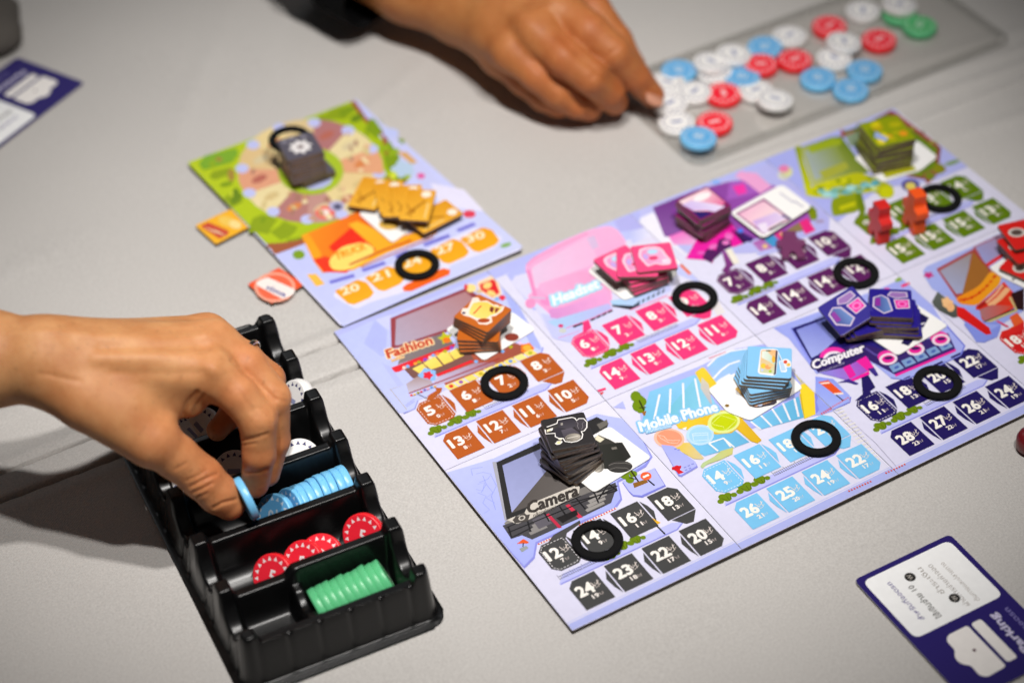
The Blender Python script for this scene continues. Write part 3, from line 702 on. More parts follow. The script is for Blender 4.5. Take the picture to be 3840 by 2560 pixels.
A.dashes((1530, 692), (1742, 575), 14, .9, 'e8583e')
def crossing(A):
    for i in range(17):
        x = 1655 + i * 16.2; y = 655 + i * 23.5; k = 14 * (i > 4)
        A.poly([(x - 26, y + 3), (x + 26 + k, y - 17 - k * .35), (x + 30 + k, y - 7 - k * .35), (x - 22, y + 13)], 'e9e6e2')
crossing(A)
A.dashes((1728, 1256), (1905, 1178), 9, 1.0, 'e0583a'); A.dashes((2000, 1124), (2156, 1052), 8, 1.0, 'e0583a'); A.dashes((705, 280), (830, 232), 8, .8, 'e05a62')
A.poly([(0, 640), (70, 595), (92, 652)], 'b4baf6')
A.text('Mobile Phone', (205, 822), (772, 668), (182, 752), 'eef6fd', bold=.018, heavy=.38, halo='86c6f2', hb=.15)
A.text('โทรศัพท์มือถือ', (240, 838), (425, 790), (232, 808), 'd9ebfa', bold=.01, halo='86c6f2', hb=.09)
A.line([(1490, 690), (2156, 1100)], .18, 'b9b6cc')
A.build('shop_picture', panels['mob'][0])

# ---- headphone shop (frame p1)
A = Art(BT + .25, frame='p1'); A.clip = pbox('pin')
A.poly([(0, 560), (160, 470), (640, 200), (900, 110), (1225, -10), (1330, 240), (1000, 480), (600, 700), (230, 860), (60, 640)], 'b6bcf8', 'c2c8fc', (1, 0))
A.poly([(40, 620), (70, 570), (190, 540), (1230, 200), (1450, 400), (1400, 700), (900, 1000), (540, 1130), (410, 1100), (330, 1000), (250, 850), (120, 720)], 'e2def4', 'd2d4f8', (0, 1))
A.poly([(900, 110), (1225, -10), (1300, 150), (950, 200)], 'b4b4f0'); A.poly([(1010, 200), (1180, 160), (1230, 230), (1060, 300)], 'b8c0f4', 'e9e7fb', (1, 0))
A.poly([(285, 880), (700, 1000), (540, 1130), (410, 1100), (380, 1080)], 'c4c8f8', rnd=2)
A.poly([(150, 500), (200, 430), (440, 290), (700, 180), (860, 148), (930, 180), (1020, 300), (900, 470), (870, 640), (890, 780), (850, 870), (640, 900), (400, 932), (300, 830), (165, 740), (230, 700)], 'f8b3dc', 'f6a2d2', (0, 1), rnd=6)
A.poly([(205, 500), (700, 230), (770, 460), (300, 640), (240, 690)], 'e6c6e6', 'f2b9df', (1, 0), rnd=3)
A.line([(170, 480), (240, 420), (680, 210)], 1.6, 'f29ac8'); A.line([(180, 520), (240, 740)], 2.2, 'f08fc4')
A.poly([(670, 250), (740, 230), (780, 330), (720, 350)], 'd8bce0'); A.poly([(270, 640), (560, 540), (760, 520), (780, 620), (600, 680), (380, 760), (290, 700)], 'f6b0da', 'e9a0cc', (1, 0))
A.poly([(370, 740), (780, 610), (810, 640), (420, 790)], 'ea7ac0')
A.disc((200, 800), 44, 40, 'f496c8'); A.disc((340, 780), 56, 40, 'f08fc8'); A.line([(200, 750), (330, 760)], 2, 'd8b8dc')
A.poly([(370, 920), (350, 850), (480, 830), (830, 700), (865, 760), (850, 810), (520, 905), (510, 945)], 'd690d0', 'f0a8da', (1, -.5))
A.poly([(345, 955), (510, 905), (860, 800), (885, 840), (820, 900), (640, 985), (480, 1015), (400, 990)], 'a9cff4', 'bcb8ee', (1, 0))
A.poly([(860, 780), (1100, 745), (1350, 610), (1385, 690), (1120, 820), (1040, 855), (890, 815)], 'a8d2f6', 'c4c8f6', (1, 0))
A.poly([(885, 812), (1060, 822), (1110, 790), (1120, 815), (1040, 855), (890, 828)], '1c1c22'); A.line([(1040, 858), (1350, 735)], .8, 'f080b8')
for i in range(6): A.poly([(1100 + i * 42, 790 - i * 20), (1122 + i * 42, 776 - i * 20), (1112 + i * 42, 806 - i * 20), (1092 + i * 42, 818 - i * 20)], '243a48')
for i in range(4): A.poly([(700 + i * 48, 935 - i * 22), (738 + i * 48, 915 - i * 22), (750 + i * 48, 930 - i * 22), (712 + i * 48, 952 - i * 22)], '1c1c22')
A.line([(560, 1000), (640, 965)], 1.6, '1c1c22'); A.line([(500, 1010), (720, 925), (885, 850)], .6, 'f080b8')
A.disc((455, 990), 22, 14, 'd8246a'); A.disc((470, 1030), 34, 20, 'c8ccc8')
A.poly([(640, 960), (690, 940), (715, 1010), (650, 1050), (560, 1080), (640, 1040)], 'f2387a'); A.dashes((440, 1090), (620, 1030), 9, .8, 'e880a8')
A.poly([(1395, 440), (1700, 470), (1710, 600), (1600, 620), (1440, 560)], 'c3c9f9'); A.poly([(1450, 480), (1495, 460), (1575, 545), (1530, 562)], 'ee6a26')
A.poly([(1340, 260), (1480, 330), (1500, 440), (1440, 480), (1360, 330)], 'fbf6f8')
for i in range(6): A.line([(1690 + i * 14, 770 + i * 24), (1760 + i * 14, 745 + i * 24)], 1.8, 'ece6e0')
A.poly([(750, 1530), (830, 1505), (835, 1525), (755, 1552)], 'ea3a72'); A.poly([(760, 1556), (820, 1540), (800, 1568), (765, 1568)], 'e23a48')
A.dashes((1705, 1262), (1850, 1205), 8, .8, 'f08ab0')
A.text('Headset', (400, 820), (780, 672), (380, 740), 'f4fbff', bold=.018, heavy=.38, halo='a4e2f6', hb=.2)
A.build('shop_picture', panels['pin'][0])

# ---- console shop (frame cp)
A = Art(BT + .25, frame='cp'); A.clip = pbox('pur')
A.poly([(0, 360), (560, 160), (900, 40), (1250, -90), (1560, 0), (1640, 200), (1860, 430), (1850, 560), (1100, 780), (500, 800), (250, 640), (0, 640)], 'c0c2f4', 'b4b4ee', (1, 0))
A.poly([(0, 440), (130, 380), (300, 640), (480, 830), (300, 700), (0, 640)], 'efedfb')
A.poly([(125, 335), (540, 168), (880, 80), (1080, 60), (1340, 130), (1700, 420), (1640, 560), (1100, 650), (560, 640), (240, 620)], '7a3a92', 'a454b8', (1, 0))
A.poly([(125, 335), (420, 215), (300, 380), (420, 560), (240, 620)], '6d2f86', '8a5aa4', (0, 1)); A.poly([(880, 85), (1080, 60), (1180, 180), (960, 240), (850, 260)], 'a85cc0')
A.poly([(980, -20), (1140, 0), (1290, 130), (1180, 200), (1040, 90), (930, 30)], 'eda6d6'); A.poly([(905, 130), (1020, 100), (1050, 190), (960, 215)], 'f23aaa'); A.disc((745, 85), 45, 25, '90b4fa'); A.disc((1420, 20), 70, 45, 'd8d8c8'); A.disc((1430, 10), 40, 24, 'a8b820')
A.poly([(280, 620), (430, 560), (560, 640), (520, 700), (330, 700)], 'ee72c8', 'e8b0dc', (1, 1))
A.poly([(450, 835), (560, 640), (740, 570), (900, 490), (1010, 690), (930, 720), (760, 740), (710, 880), (640, 850)], 'e822a4', 'ea1aa0', (1, 0))
A.poly([(560, 650), (740, 575), (760, 620), (580, 700)], 'd81a82')
A.poly([(640, 760), (700, 720), (740, 760), (770, 650), (880, 620), (900, 720), (820, 760), (720, 850), (700, 880), (610, 830)], '521c5c')
A.disc((715, 720), 44, 24, 'ea70c4', rot=-.4); A.disc((870, 620), 40, 34, 'ea70c4'); A.disc((600, 780), 40, 14, 'e860c0'); A.disc((840, 680), 36, 20, 'ee80cc')
A.poly([(800, 760), (870, 770), (950, 880), (890, 920), (870, 990), (800, 960), (840, 900)], '8f3f92', '6a2868', (0, 1))
A.poly([(880, 540), (1100, 650), (1010, 690)], '3a1450'); A.poly([(950, 550), (1120, 640), (1080, 680), (1020, 640)], '3c1c68'); A.disc((985, 562), 28, 22, '4a7ae8')
A.poly([(1100, 680), (1240, 620), (1330, 600), (1420, 710), (1260, 790), (1180, 770)], 'a854a8', 'b87cc0', (0, 1)); A.poly([(1210, 650), (1310, 605), (1395, 700), (1300, 725)], '4a90e2', '3f9ab8', (-1, 0)); A.disc((1225, 715), 26, 20, 'e6c480')
A.poly([(1320, 600), (1400, 560), (1450, 620), (1400, 680)], 'dc2c7c'); A.disc((1392, 598), 22, 20, 'e8b088')
A.poly([(1430, 560), (1560, 480), (1600, 560), (1500, 590)], '8c7650'); A.poly([(1560, 480), (1640, 440), (1720, 560), (1620, 600)], 'e82a80')
A.poly([(1130, 780), (1420, 700), (1450, 740), (1180, 810)], 'b9bcf2')
for c, r in (((1690, 380), 44), ((1700, 420), 40), ((1680, 350), 30)): A.disc(c, r, r, '7c8c0a')
A.disc((1760, 470), 50, 20, 'a89ac0')
A.line([(940, 1265), (1330, 1100)], .5, '3a3444'); A.line([(940, 1275), (1330, 1115)], .5, 'd8d0c8')
for i in range(9): A.line([(900 - 60 + i * 9, 780 - 20 + i * 16), (960 - 60 + i * 9, 760 - 20 + i * 16)], 1.5, 'eee8da')
A.build('shop_picture', panels['pur'][0])

# ---- game shop in green (frame cg)
A = Art(BT + .25, frame='cg'); A.clip = pbox('gre')
A.poly([(-300, 500), (100, 380), (560, 220), (1540, 380), (1800, 590), (1480, 720), (1080, 780), (860, 860), (440, 1200), (340, 1180), (250, 900), (0, 760)], 'a8aef0', 'b8bcf4', (1, 0))
A.poly([(555, 220), (560, 300), (1050, 35), (1540, 400), (1520, 560), (1600, 620), (1400, 720), (960, 640), (700, 300)], 'a34a44', '8c4a3c', (1, 0))
A.poly([(580, 250), (1040, 80), (1500, 410), (1480, 540), (1560, 600), (1380, 690), (980, 640), (740, 470)], '5a7218', '6c8a14', (1, 0))
A.poly([(590, 270), (800, 200), (840, 290), (650, 400)], '8fa08c', '62783a', (1, 0)); A.poly([(860, 140), (1020, 80), (1060, 110), (880, 180)], '6c9010')
A.poly([(100, 390), (160, 380), (200, 560), (270, 760), (260, 870), (220, 870), (180, 700)], '8a9a14', 'c8cc10', (0, 1))
A.poly([(160, 400), (460, 300), (560, 290), (700, 480), (860, 640), (600, 700), (280, 780)], 'b6bc70', '687f10', (1, -.3))
A.poly([(200, 440), (500, 330), (620, 600), (300, 720)], 'a4b0b4', '86962e', (1, -.2)); A.poly([(230, 400), (480, 310), (560, 320), (560, 370), (260, 460)], '9aac1c'); A.poly([(340, 640), (600, 540), (640, 600), (400, 720)], 'a8ac3c')
A.poly([(240, 800), (380, 740), (720, 640), (880, 690), (1080, 780), (1060, 870), (960, 910), (900, 830), (640, 880), (460, 900), (230, 880)], 'c8ca12', 'b2b40e', (1, 0), rnd=4)
for i in range(16):
    x = 380 + (i * 83) % 560; A.disc((x, 880 - (x - 380) * .16 + (i * 37) % 60 - 50), 50, 30, ('8ac8cc', '5aa6b4', 'a6d8d8', '78b2a4')[i % 4], n=9)
A.poly([(470, 900), (720, 840), (760, 960), (720, 1030), (480, 1080), (460, 990)], '8c9a0c', rnd=3); A.poly([(540, 980), (700, 930), (700, 970), (550, 1020)], 'c4c40c')
A.disc((1010, 840), 70, 60, 'c8cc08'); A.poly([(700, 850), (760, 850), (800, 1000), (780, 1100), (860, 1230), (900, 1290), (680, 1140), (740, 1050)], '6c8206')
A.disc((1240, 770), 90, 60, '383090', n=14); A.disc((1240, 780), 54, 40, 'e2cf62', n=12)
A.poly([(1360, 660), (1500, 600), (1480, 700), (1400, 760)], 'a04848'); A.disc((1520, 610), 60, 50, '8a8a14'); A.disc((1430, 680), 50, 40, '76861a'); A.disc((1650, 550), 80, 22, '86a070', rot=-.3)
A.line([(560, 290), (1050, 110)], 1.6, 'a8564c'); A.line([(1080, 60), (1500, 380)], 2.2, 'a8564c')
A.disc((15, 640), 70, 60, 'd8d8a0'); A.disc((0, 610), 50, 36, 'e680b0')
for i in range(40):
    x, y = 590 + random.random() * 900, 90 + random.random() * 560
    if abs((y - 370) - .25 * (x - 1040)) < 260: A.disc((x, y), random.uniform(14, 40), random.uniform(8, 22), ('4a6410', '86981a', 'a8ae1c', '6f7f2c', '9a5a3c', '3f5a18')[i % 6], rot=random.random() * 3, n=7)
for i in range(26):
    x = 190 + random.random() * 820; A.disc((x, 800 - (x - 190) * .08 + random.uniform(-60, 60)), random.uniform(14, 34), random.uniform(8, 18), ('8c9c08', 'dcdc20', '6f8a0c', 'a6b010')[i % 4], n=7)
A.build('shop_picture', panels['gre'][0])

# ---- computer shop (frame k)
A = Art(BT + .25, frame='k'); A.clip = pbox('com')
A.poly([(0, 480), (420, 330), (860, 160), (1060, 70), (1150, 150), (1320, 420), (1500, 620), (1470, 690), (1180, 830), (1030, 885), (920, 870), (790, 760), (600, 760), (340, 840), (120, 560)], '9da7f0', 'a9b2f4', (1, 0))
A.poly([(130, 480), (330, 440), (400, 830), (300, 790)], '8088e8', '969ef2', (0, 1))
A.poly([(145, 482), (450, 375), (760, 520), (900, 660), (700, 640), (620, 640), (330, 760), (290, 725)], '1d1466')
A.poly([(180, 495), (440, 395), (640, 480), (470, 600), (350, 690), (300, 715)], '6a72cc', 'a6b0ee', (-.4, 1)); A.poly([(560, 510), (720, 560), (880, 660), (640, 640), (350, 700)], '241a78')
A.poly([(290, 755), (640, 600), (760, 620), (900, 660), (1370, 520), (1430, 650), (960, 850), (800, 760), (720, 720), (560, 800), (350, 830)], '2c1a5c', '3a2474', (1, 0))
A.line([(600, 640), (680, 610), (800, 690), (900, 720)], 1.5, '5a4a9c')
A.poly([(950, 845), (1425, 645), (1435, 660), (960, 862)], 'ee1c9c')
for i in range(5):
    x = 905 + i * 96; y = 780 - i * 42
    A.poly([(x, y), (x + 76, y - 32), (x + 120, y + 14), (x + 36, y + 50)], '7a9ccc', '88a8d4', (1, 0)); A.disc((x + 62, y + 8), 22, 12, '4a66b4', rot=-.4, n=7)
for c in ((897, 720), (1110, 645), (1310, 570)):
    A.disc((c[0] - 8, c[1] - 14), 72, 50, 'ee2ea2'); A.disc((c[0] + 4, c[1] + 4), 72, 46, 'f0dcea', rot=-.1); A.disc((c[0] + 4, c[1] + 4), 50, 30, 'ec1e9a', rot=-.1); A.disc((c[0] + 6, c[1] - 4), 34, 12, '2a1a5a', rot=-.1)
A.poly([(350, 830), (560, 790), (730, 700), (790, 790), (590, 895), (540, 880), (470, 860)], '8c8ae4', 'b03ac0', (1, -.3)); A.poly([(545, 790), (600, 765), (650, 850), (600, 880)], 'e822a0'); A.poly([(650, 740), (725, 700), (792, 795), (745, 822)], 'ee1f9e'); A.poly([(590, 890), (745, 820), (760, 840), (620, 900)], 'f01ca0')
A.poly([(500, 910), (590, 880), (670, 915), (650, 925), (580, 905)], '3c2c88'); A.poly([(740, 800), (790, 790), (825, 850), (800, 860)], '3c2c88')
A.poly([(330, 860), (470, 880), (600, 1010), (590, 1060), (400, 1150), (330, 1150)], '8c9af0', 'a4b4f6', (0, 1)); A.line([(330, 1158), (385, 1160), (600, 1060), (606, 1020)], .7, '7a80e0')
A.poly([(352, 905), (430, 890), (555, 1000), (480, 1003)], 'e85420'); A.poly([(365, 912), (435, 903), (445, 915), (380, 922)], 'f3ddd4'); A.poly([(470, 992), (545, 985), (552, 1000), (482, 1004)], 'f3ddd4'); A.line([(490, 1005), (548, 1050)], .7, '2c2c50')
A.dashes((375, 1152), (595, 1022), 15, .9, 'e2503c')
A.poly([(690, 870), (745, 850), (800, 945), (760, 975), (770, 1000), (700, 1040), (640, 1050), (700, 1000)], '20145e')
A.line([(1470, 690), (1500, 620), (1330, 430)], .9, '727ce0'); A.line([(1470, 692), (1180, 830), (1030, 885), (920, 872)], .8, '8890e6')
for x, y in ((1190, 160),): A.poly([(x, y), (x + 50, y - 26), (x + 80, y + 30), (x + 20, y + 60)], 'e2dce0')
A.poly([(1000, 145), (1060, 120), (1072, 138), (1010, 165)], 'ee2e6e'); A.disc((890, 180), 26, 16, 'e0369a'); A.disc((985, 100), 34, 16, '8cae50', rot=-.4); A.disc((1225, 68), 34, 26, 'c82a7c', wob=.3)
A.line([(490, 1110), (600, 1200), (800, 1380), (960, 1560)], .16, 'a8a4be')
A.ring((478, 720), 92, 74, 3.4, 'ec2ea4', a0=185, a1=330); A.ring((480, 728), 76, 56, 1.8, 'f2e8f6', a0=185, a1=330)
A.text('Computer', (318, 828), (722, 684), (300, 742), 'f2eef4', bold=.018, heavy=.38, halo='2a1a62', hb=.12)
A.text('คอมพิวเตอร์', (365, 835), (560, 762), (360, 822), 'b8b0d8', bold=0)
A.fr = 'c2'; crossing(A)
A.build('shop_picture', panels['com'][0])

# ---- food shop (frame r)
A = Art(BT + .25, frame='r'); A.clip = pbox('red')
A.poly([(390, 640), (420, 600), (840, 420), (1303, 200), (1303, 1000), (1090, 1130), (1080, 1200), (950, 1290), (870, 1285), (640, 900), (470, 800), (400, 690)], 'a8b4f0', '9aa6ec', (1, 1))
A.poly([(850, 430), (1303, 215), (1303, 440), (1160, 480), (950, 590)], 'b08080', '9aa0d8', (-1, .6)); A.poly([(1200, 260), (1303, 210), (1303, 440), (1160, 430), (1165, 370)], 'dc2018')
A.line([(850, 430), (950, 600)], 1.6, 'ae4440'); A.line([(850, 428), (1200, 265)], .8, 'b85a50'); A.poly([(940, 590), (1170, 440), (1170, 480), (960, 615)], 'e0201c')
A.poly([(510, 625), (840, 445), (870, 470), (1010, 640), (900, 850), (690, 890)], 'a84440'); A.poly([(540, 640), (830, 480), (760, 840), (690, 850)], '9a8f8c', 'a2a8cc', (-.6, 1)); A.poly([(842, 470), (990, 640), (930, 760), (740, 860)], 'a0662a')
A.poly([(680, 890), (900, 780), (1000, 640), (1100, 670), (1090, 760), (940, 900), (870, 960), (720, 940)], 'f08a14', 'f0a41c', (1, 0), rnd=5)
for i in range(10): A.disc((730 + i * 34, 905 - i * i * 2.6), 24, 12, ('e05a10', 'd0320c')[i % 2], rot=-.6, n=7)
A.poly([(870, 960), (990, 870), (1120, 740), (1200, 830), (1230, 970), (950, 1110), (860, 1010)], 'c8281a', 'e83418', (1, -.2)); A.poly([(880, 960), (1080, 820), (1110, 770), (1125, 790), (960, 940), (900, 985)], 'a41a12')
A.line([(990, 960), (1080, 890), (1160, 800)], 3.2, 'f2b682'); A.line([(960, 930), (1050, 850), (1110, 770)], 1.5, 'eeb08a'); A.poly([(890, 1000), (1010, 950), (1210, 960), (950, 1115)], 'a87478', 'd84a30', (1, 0))
A.line([(950, 1118), (1235, 1000), (1175, 880)], 1.6, 'c8b87c'); A.line([(945, 1104), (1215, 990)], .9, '3a3828')
A.poly([(470, 920), (520, 830), (700, 960), (700, 1060), (660, 1065), (500, 980)], '60665f', '4a4e48', (0, 1)); A.disc((610, 930), 58, 46, 'f2c088', n=11, wob=.18, rot=.8); A.disc((640, 970), 36, 40, 'f0b880')
A.poly([(695, 965), (760, 980), (990, 1160), (1008, 1215), (960, 1222), (700, 1050)], 'e01a18', 'c81616', (0, 1))
A.poly([(780, 1100), (1080, 1110), (1095, 1150), (1060, 1240), (940, 1290), (880, 1285), (760, 1130)], '8492e6'); A.poly([(700, 960), (900, 1000), (930, 1120), (1090, 1130), (1000, 1180)], '98a6f0')
A.poly([(695, 965), (760, 980), (990, 1160), (1008, 1215), (960, 1222), (700, 1050)], 'e01a18', 'd01616', (0, 1))
A.line([(1055, 1095), (1160, 1150)], 1.4, 'dc4a70'); A.poly([(1170, 1060), (1240, 1020), (1303, 1100), (1200, 1170), (1130, 1190), (1210, 1140)], 'e8602c')
A.poly([(1100, 1190), (1200, 1160), (1303, 1100), (1303, 1180), (1150, 1240), (1080, 1250)], 'dc2420'); A.disc((440, 680), 40, 26, 'c82a7c', wob=.3); A.poly([(190, 780), (260, 740), (275, 760), (200, 800)], 'ea2e62')
A.poly([(1180, 850), (1303, 800), (1303, 1000), (1240, 990)], '2a1014')
A.build('shop_picture', panels['red'][0])
# ------------------------------------------------------------------ small board (frame s)
c4 = [at('f', x * 1.63265, y * 1.63265, BT) for x, y in ((433, 375), (822, 232), (1198, 573), (782, 747))]
sb = empty('small_game_board', (0, 0, 0))
tag(sb, 'small square game board with green park wheel above an orange truck, behind the large board', 'game board')
me = slab([tuple(p[:2]) for p in c4][::-1], 0.15, BT, .18, 'board_panel')
sp = link('board_panel', me, sb, [MATS['board_face'], M_CORE])
A = Art(BT, frame='s')
A.poly([(92, 470), (1150, 72), (2202, 1000), (1072, 1502)], 'c0c6fb', 'cdd2fd', (1, 0))
A.poly([(92, 470), (1125, 82), (1500, 560), (1300, 740), (640, 1030)], 'bccf1c', 'a3bb14', (1, 0))
for c, w, h in (((300, 540), 80, 30), ((560, 860), 90, 60), ((700, 900), 80, 50), ((1050, 160), 110, 40), ((960, 190), 60, 30), ((380, 700), 60, 50), ((1180, 330), 60, 40), ((760, 970), 60, 30)): A.disc(c, w, h, '8ea414', rot=-.3, n=9, wob=.2)
A.line([(1130, 85), (1200, 190), (1330, 300), (1340, 400), (1390, 500), (1460, 600)], 3.2, '9c5a30'); A.line([(590, 1000), (780, 970), (1000, 880), (1160, 780), (1330, 720)], 3.0, '8c5a2c'); A.poly([(590, 980), (640, 1050), (830, 980), (820, 950), (700, 975)], 'a45c38')
for c, w, h in (((1270, 250), 60, 60), ((1400, 360), 60, 50), ((1380, 460), 55, 60), ((1420, 560), 50, 40)): A.disc(c, w, h, '7f9c14', n=9, wob=.2)
A.poly([(1210, 120), (1330, 240), (1700, 620), (1660, 700), (1480, 520), (1340, 300)], 'c9cdf8'); A.poly([(1620, 600), (1830, 640), (1960, 780), (1800, 760), (1680, 740)], 'e6e3fb'); A.disc((1370, 285), 50, 30, 'c0cafa'); A.disc((1450, 510), 70, 50, 'b8cfe8', wob=.2)
A.poly([(1400, 400), (1470, 405), (1540, 470), (1500, 480)], 'd9a868'); A.disc((1560, 555), 26, 18, 'e05aa0')
# the wheel of park spaces: twelve wedges round the green centre
cx_, cy_ = 865, 525
wd_ = ['e6cc94', 'e8d49a', 'c4958c', 'b57c78', 'ead9a4', 'e2a280', 'e0c28c', 'e8d298', 'dcc492', 'b27676', 'e9d8a4', 'e4a67e']
for i in range(12):
    a0 = math.radians(i * 30 + 3); a1 = math.radians(i * 30 + 33); P = []
    for a in (a0, (a0 + a1) / 2, a1): P.append((cx_ + 462 * math.cos(a), cy_ + 328 * math.sin(a)))
    for a in (a1, (a0 + a1) / 2, a0): P.append((cx_ + 205 * math.cos(a), cy_ + 148 * math.sin(a)))
    A.poly(P, wd_[i])
    am = (a0 + a1) / 2; A.disc((cx_ + 330 * math.cos(am), cy_ + 236 * math.sin(am)), 55, 24, ('d8c088', 'b86a5a', 'd9c9a0', 'd98850')[i % 4], rot=-.4, n=7)
    A.disc((cx_ + 432 * math.cos(a0), cy_ + 304 * math.sin(a0)), 42, 30, 'c3c8f6', n=12)
A.disc((cx_, cy_), 208, 150, 'a9c22a', n=20); A.disc((cx_ + 10, cy_ + 45), 130, 74, 'b3bce8', n=12)
A.disc((955, 785), 60, 42, 'ee6a60'); A.disc((955, 785), 30, 20, 'fbe6e0'); A.disc((1030, 745), 50, 34, 'b9b6d8'); A.disc((1035, 750), 28, 20, '5a5a78')
A.text('PARK', (215, 505), (375, 445), (195, 455), 'c98a1c', bold=.02, halo='2c9a4c', hb=.14)
A.poly([(160, 480), (200, 430), (400, 380), (410, 420), (370, 470), (190, 520)], '7fae2c')
for i in range(110):
    a_ = random.random() * 6.283; r_ = random.uniform(1.02, 1.75); x, y = cx_ + 490 * r_ * math.cos(a_), cy_ + 355 * r_ * math.sin(a_)
    if 120 < x < 1440 and (y - 470) > -.38 * (x - 92) + 20 and (x - 92) * .98 > (y - 490) * 1.02 - 40 and y < 900 - (x - 700) * .3:
        q_ = [at('s', x + ox, y + oy, BT)[:2] - c4[0][:2] for ox, oy in ((-50, 0), (50, 0), (0, -40), (0, 40))]; eu = (c4[1] - c4[0])[:2]; ev = (c4[3] - c4[0])[:2]
        if not all(0.01 < q @ eu / (eu @ eu) < .99 and .01 < q @ ev / (ev @ ev) < .99 for q in q_): continue
        A.disc((x, y), random.uniform(20, 48), random.uniform(12, 30), ('7d9a14', '93b01a', 'd2de3a', '6a8816', 'a88a3a')[i % 5], rot=random.random() * 3, n=7)
for i in range(34):
    a_ = random.random() * 6.283; r_ = random.uniform(.5, .95); A.disc((cx_ + 450 * r_ * math.cos(a_), cy_ + 320 * r_ * math.sin(a_)), random.uniform(14, 34), random.uniform(8, 20), ('f0deb0', 'c89a72', 'a87a68', 'd8c48c', 'e0b890')[i % 5], rot=random.random() * 3, n=7)
# orange truck
A.poly([(805, 930), (1180, 775), (1300, 880), (1330, 1050), (1120, 1150), (940, 1165), (890, 1100)], 'f7901c', 'ea5a14', (1, 0)); A.poly([(980, 1000), (1120, 880), (1270, 950), (1320, 1040), (1000, 1030)], 'ee2e18')
A.poly([(805, 930), (850, 915), (930, 1040), (940, 1165), (890, 1100)], 'f9a41c'); A.poly([(880, 1080), (960, 1060), (1120, 1140), (1090, 1165), (950, 1160)], 'ee3a1e')
A.poly([(1100, 860), (1160, 840), (1400, 950), (1600, 880), (1680, 850), (1660, 920), (1350, 1040), (1130, 1150), (1090, 1130), (1280, 1020)], 'f9b62a', 'f3a01c', (1, 0))
A.poly([(975, 1090), (1060, 1000), (1200, 970), (1270, 1010), (1250, 1060), (1100, 1150), (1000, 1150)], 'fbdc6e', rnd=4); A.line([(1110, 1115), (1330, 1020), (1500, 960)], 1.6, 'c83a1c'); A.line([(1180, 1130), (1640, 940)], 1.0, 'b8501c')
A.text('TRUCK', (1030, 1085), (1220, 1015), (1015, 1045), 'f09a1c', bold=.04)
for a, b in (((985, 1225), (1140, 1180)), ((1190, 1150), (1335, 1100)), ((1400, 1065), (1480, 1030)), ((1580, 990), (1740, 930)), ((1790, 900), (1900, 855))): A.line([a, b], 3.2, '7a78d8')
A.poly([(1000, 1310), (1060, 1250), (1380, 1110), (1900, 880), (2080, 940), (2030, 1010), (1740, 1120), (1740, 1160), (1460, 1285), (1240, 1350), (1150, 1395)], 'e4e1fb', rnd=3)
for i, (x, y) in enumerate(((1140, 1285), (1330, 1200), (1530, 1112), (1740, 1028), (1930, 955))):
    A.poly([(x - 125, y - 5), (x + 20, y - 78), (x + 80, y - 60), (x + 125, y + 5), (x + 100, y + 35), (x + 0, y + 80), (x - 40, y + 72)], 'f0a212', 'f4ac1e', (1, 1), rnd=1)
    A.text(('20', '21', '24', '27', '30')[i], (x - 72, y + 22), (x + 38, y - 14), (x - 92, y - 20), 'fdeec8', bold=.02, heavy=.3)
A.poly([(1445, 1255), (1470, 1235), (1700, 1135), (1745, 1145), (1740, 1175), (1500, 1280), (1450, 1280)], 'f0641a')
A.poly([(840, 1175), (900, 1170), (955, 1235), (900, 1250)], 'f9c04c'); A.disc((790, 1050), 40, 30, '7fa020', n=9); A.disc((2095, 990), 36, 14, '86b060', rot=-.3); A.disc((1865, 795), 40, 24, 'e0405a')
A.line([(95, 480), (590, 985)], .5, '98a818')
A.build('park_and_truck_picture', sp)

# ------------------------------------------------------------------ small cards peeping out beside the board
def flat_card(name, label, cat, pts, z, th, face, edge, artf=None, rnd=2.0, group=None):
    c = np.mean([p[:2] for p in pts], 0)
    t = empty(name, (c[0], c[1], z)); tag(t, label, cat, group)
    loc = [(p[0] - c[0], p[1] - c[1]) for p in pts]
    me = slab(round_poly(loc, rnd), 0, th, .08, 'card_board')
    link('card_body', me, t, [mat('face_' + face, H(face), .45), edge])
    if artf:
        fr, fn = artf
        A = Art(th, frame=fr)
        A._pt = lambda p, A=A, fr=fr: (at(fr, p[0], p[1], z + th) - np.array([c[0], c[1], 0]))[:2]
        fn(A)
        A.build('print', t)
    return t
def a_yellow(A):
    A.poly([(170, 870), (220, 845), (350, 900), (345, 925), (290, 950), (190, 885)], 'cc4a34', rnd=1)
    A.text('TREE', (240, 905), (330, 930), (200, 880), 'f0c8a0', bold=.03); A.disc((340, 840), 60, 30, 'f2c95a', rot=.3); A.disc((390, 860), 40, 26, 'f6dc90', rot=.3)
def a_orange(A):
    A.disc((640, 1255), 130, 95, 'f3a58c', n=22); A.disc((640, 1255), 110, 78, 'ee6a48', n=22); A.poly([(520, 1225), (590, 1190), (770, 1270), (760, 1300), (690, 1330), (530, 1245)], 'f7ece6', rnd=2)
    A.text('กรุงเทพ', (600, 1238), (715, 1290), (585, 1265), '4a4a9a', bold=.03)
flat_card('small_card', 'small yellow tile poking out from under the left edge of the small board, upper one', 'tile',
          [at('s', 140, 880), at('s', 365, 775), at('s', 500, 880), at('s', 270, 998)], 0.1, 1.6, 'f0b020', M_TILE, ('s', a_yellow), 1.2)
flat_card('small_card', 'small orange tile with a white centre banner, lying below the yellow one', 'tile',
          [at('s', 470, 1250), at('s', 665, 1145), at('s', 830, 1250), at('s', 620, 1372)], 0.1, 1.6, 'ec5426', M_TILE, ('s', a_orange), 1.2)

